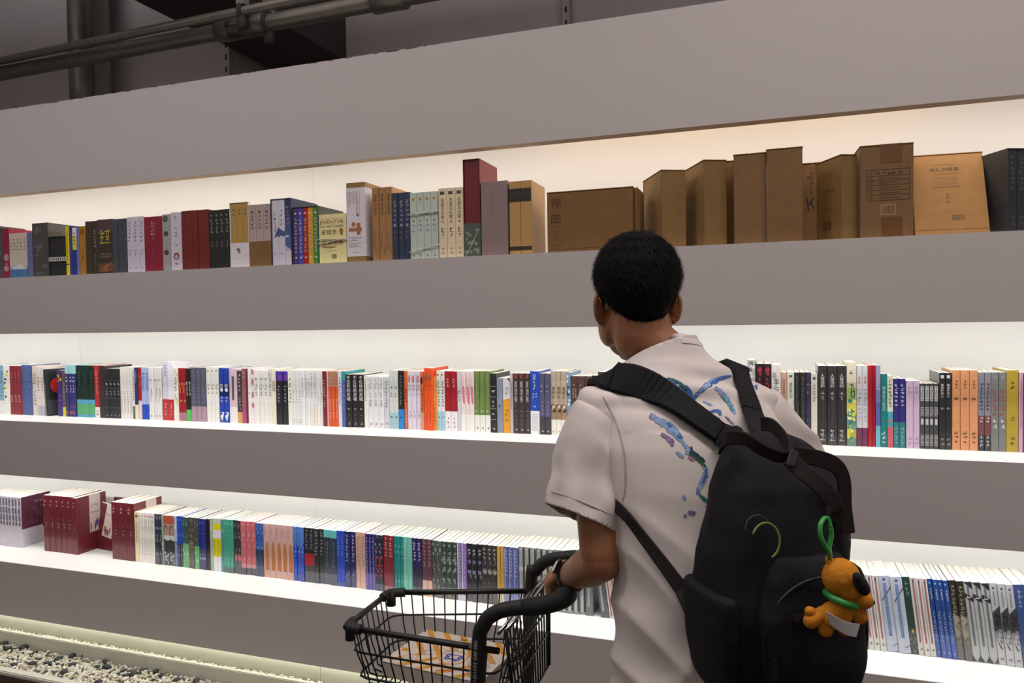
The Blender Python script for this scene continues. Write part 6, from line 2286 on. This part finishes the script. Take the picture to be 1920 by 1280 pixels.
cput('cross_tube', b)
for px_, py_ in ((-.62, -.893), (-.62, -.545), (-.96, -.81), (-.96, -.62)):
    w0 = MB()
    w0.tube([(px_, py_ - .012, .05), (px_, py_ + .012, .05)], .05, 20, mat('2b2b2b', rough=.6))
    wo = cput('wheel', w0)
    w0 = MB()
    w0.box(px_ - .015, py_ - .02, .05, px_ + .015, py_ - .015, .15, CHR)
    w0.box(px_ - .015, py_ + .015, .05, px_ + .015, py_ + .02, .15, CHR)
    w0.box(px_ - .015, py_ - .02, .11, px_ + .015, py_ + .02, .15, CHR)
    cput('wheel_fork', w0, wo, False)
# lettering on the near post
b = MB()
Mx = Matrix.Translation((-.586, -.9105, .755)) @ Matrix.Rotation(R(2.5), 4, 'Y')
put_text(b, '请勿使用手推下', .012, -.006, .02, 0, 'b9b7b2', wmax=.0085, hmax=.15, M=Mx)
put_text(b, '请放在手推车上', .012, .006, .02, 0, 'b9b7b2', wmax=.0085, hmax=.15, M=Mx)
cput('lettering', b, None, False)

# ------------------------------------------------------------------ striped mailing box lying in the cart
zc = RZ - DZ + .004
c0, c1, c2 = at_z(738, 1226, zc + .035), at_z(800, 1180, zc + .035), at_z(932, 1206, zc + .035)
ex = (c2 - c1)
ln = ex.length * 1.28
ex.normalize()
ey = Vector((ex.y, -ex.x, 0))
wd_ = .19
org = c1 + ey * wd_
mb_ = thing('mailing_box', 'white cardboard box with orange stripes lying in the cart', 'box', (org.x, org.y, zc), math.atan2(ex.y, ex.x))
CAR = mat('cdbfb2', rough=.6, vary=.03)
b = MB()
b.bbox(0, 0, 0, ln, wd_, .034, .0015, CAR)
b.build('carton', mb_)
b = MB()
b.bbox(-.0006, -.0006, .0342, ln + .0006, wd_ + .0006, .0362, .0006, CAR)
b.build('lid', mb_)
OR = 'c98a1e'
b = MB()
zt = .0364


def flat(pts, h, z=0.0):
    vs = [(x, y, zt + z) for x, y in pts]
    # clip to the lid
    vs = [(min(max(x, 0), ln), min(max(y, 0), wd_), q) for x, y, q in vs]
    b.add(vs, [tuple(range(len(vs)))], ink(h))


sw, stp = .018, .048
for i in range(-4, 9):
    x = i * stp
    # diagonal bars in the upper half, mirrored in the lower half: chevrons
    hx = wd_ * .62
    lo = wd_ * .36

    def seg(xa, ya, xb, yb):
        n = 12
        for k in range(n):
            f0, f1 = k / n, (k + 1) / n
            X0_, X1_ = xa + (xb - xa) * f0, xa + (xb - xa) * f1
            Y0_, Y1_ = ya + (yb - ya) * f0, ya + (yb - ya) * f1
            if min(X0_, X1_) >= 0 and max(X0_, X1_) + sw <= ln:
                flat([(X0_, Y0_), (X0_ + sw, Y0_), (X1_ + sw, Y1_), (X1_, Y1_)], OR)
    seg(x, wd_, x + .105, lo)
    seg(x + .105, lo, x + .04, 0)


def ring_flat(cx, cy, r0, r1, h, z):
    n = 24
    for i in range(n):
        a, c = 2 * math.pi * i / n, 2 * math.pi * (i + 1) / n
        flat([(cx + r0 * math.cos(a), cy + r0 * math.sin(a)), (cx + r1 * math.cos(a), cy + r1 * math.sin(a)), (cx + r1 * math.cos(c), cy + r1 * math.sin(c)), (cx + r0 * math.cos(c), cy + r0 * math.sin(c))], h, z)


def disc_flat(cx, cy, r, h, z):
    flat([(cx + r * math.cos(2 * math.pi * i / 24), cy + r * math.sin(2 * math.pi * i / 24)) for i in range(24)], h, z)


cx, cy = ln * .56, wd_ * .42
disc_flat(cx, cy, .036, 'cdbfb2', .0002)
ring_flat(cx, cy, .031, .035, OR, .0003)
BU = '33429a'
for x0, y0, x1, y1, h in ((-.02, -.012, .02, .014, BU), (-.01, -.006, .01, .01, 'cdbfb2'), (-.017, .003, -.013, .007, 'cdbfb2'), (.013, .003, .017, .007, 'cdbfb2'), (-.017, -.009, -.013, -.005, 'cdbfb2'), (.013, -.009, .017, -.005, 'cdbfb2'), (-.016, -.016, -.009, -.012, BU), (.009, -.016, .016, -.012, BU), (-.023, .002, -.02, .008, BU), (.02, .002, .023, .008, BU)):
    flat([(cx + x0, cy + y0), (cx + x1, cy + y0), (cx + x1, cy + y1), (cx + x0, cy + y1)], h, .0004 if h == BU else .0005)
disc_flat(ln * .2, wd_ * .2, .02, 'cdbfb2', .0002)
ring_flat(ln * .2, wd_ * .2, .016, .0185, OR, .0003)
flat([(ln * .2 - .008, wd_ * .2 - .002), (ln * .2 + .008, wd_ * .2 - .002), (ln * .2 + .008, wd_ * .2 + .002), (ln * .2 - .008, wd_ * .2 + .002)], '9a9aa8', .0003)
rg = random.Random(5)
for x, y, h, l_ in ((.3, .7, 'a9a5b8', .04), (.42, .62, 'b5a9a4', .05), (.35, .42, 'a9a5b8', .05), (.8, .6, 'b8a0a0', .04), (.86, .42, 'a9a5b8', .04), (.62, .12, 'c2533a', .04), (.78, .14, 'c2533a', .03), (.45, .9, '5a4038', .018), (.6, .92, '5a4038', .018)):
    for k in range(6):
        X_, Y_ = ln * x + rg.uniform(-.5, .5) * l_, wd_ * y + rg.uniform(-.3, .3) * l_
        a = rg.uniform(0, 3)
        d1 = Vector((math.cos(a), math.sin(a), 0)) * l_ * .22
        n1_ = Vector((-d1.y, d1.x, 0)).normalized() * .0011
        flat([(X_ + s1_ * d1.x + s2_ * n1_.x, Y_ + s1_ * d1.y + s2_ * n1_.y) for s1_, s2_ in ((-1, -1), (1, -1), (1, 1), (-1, 1))], h, .0006)
b.build('lid_print', mb_)
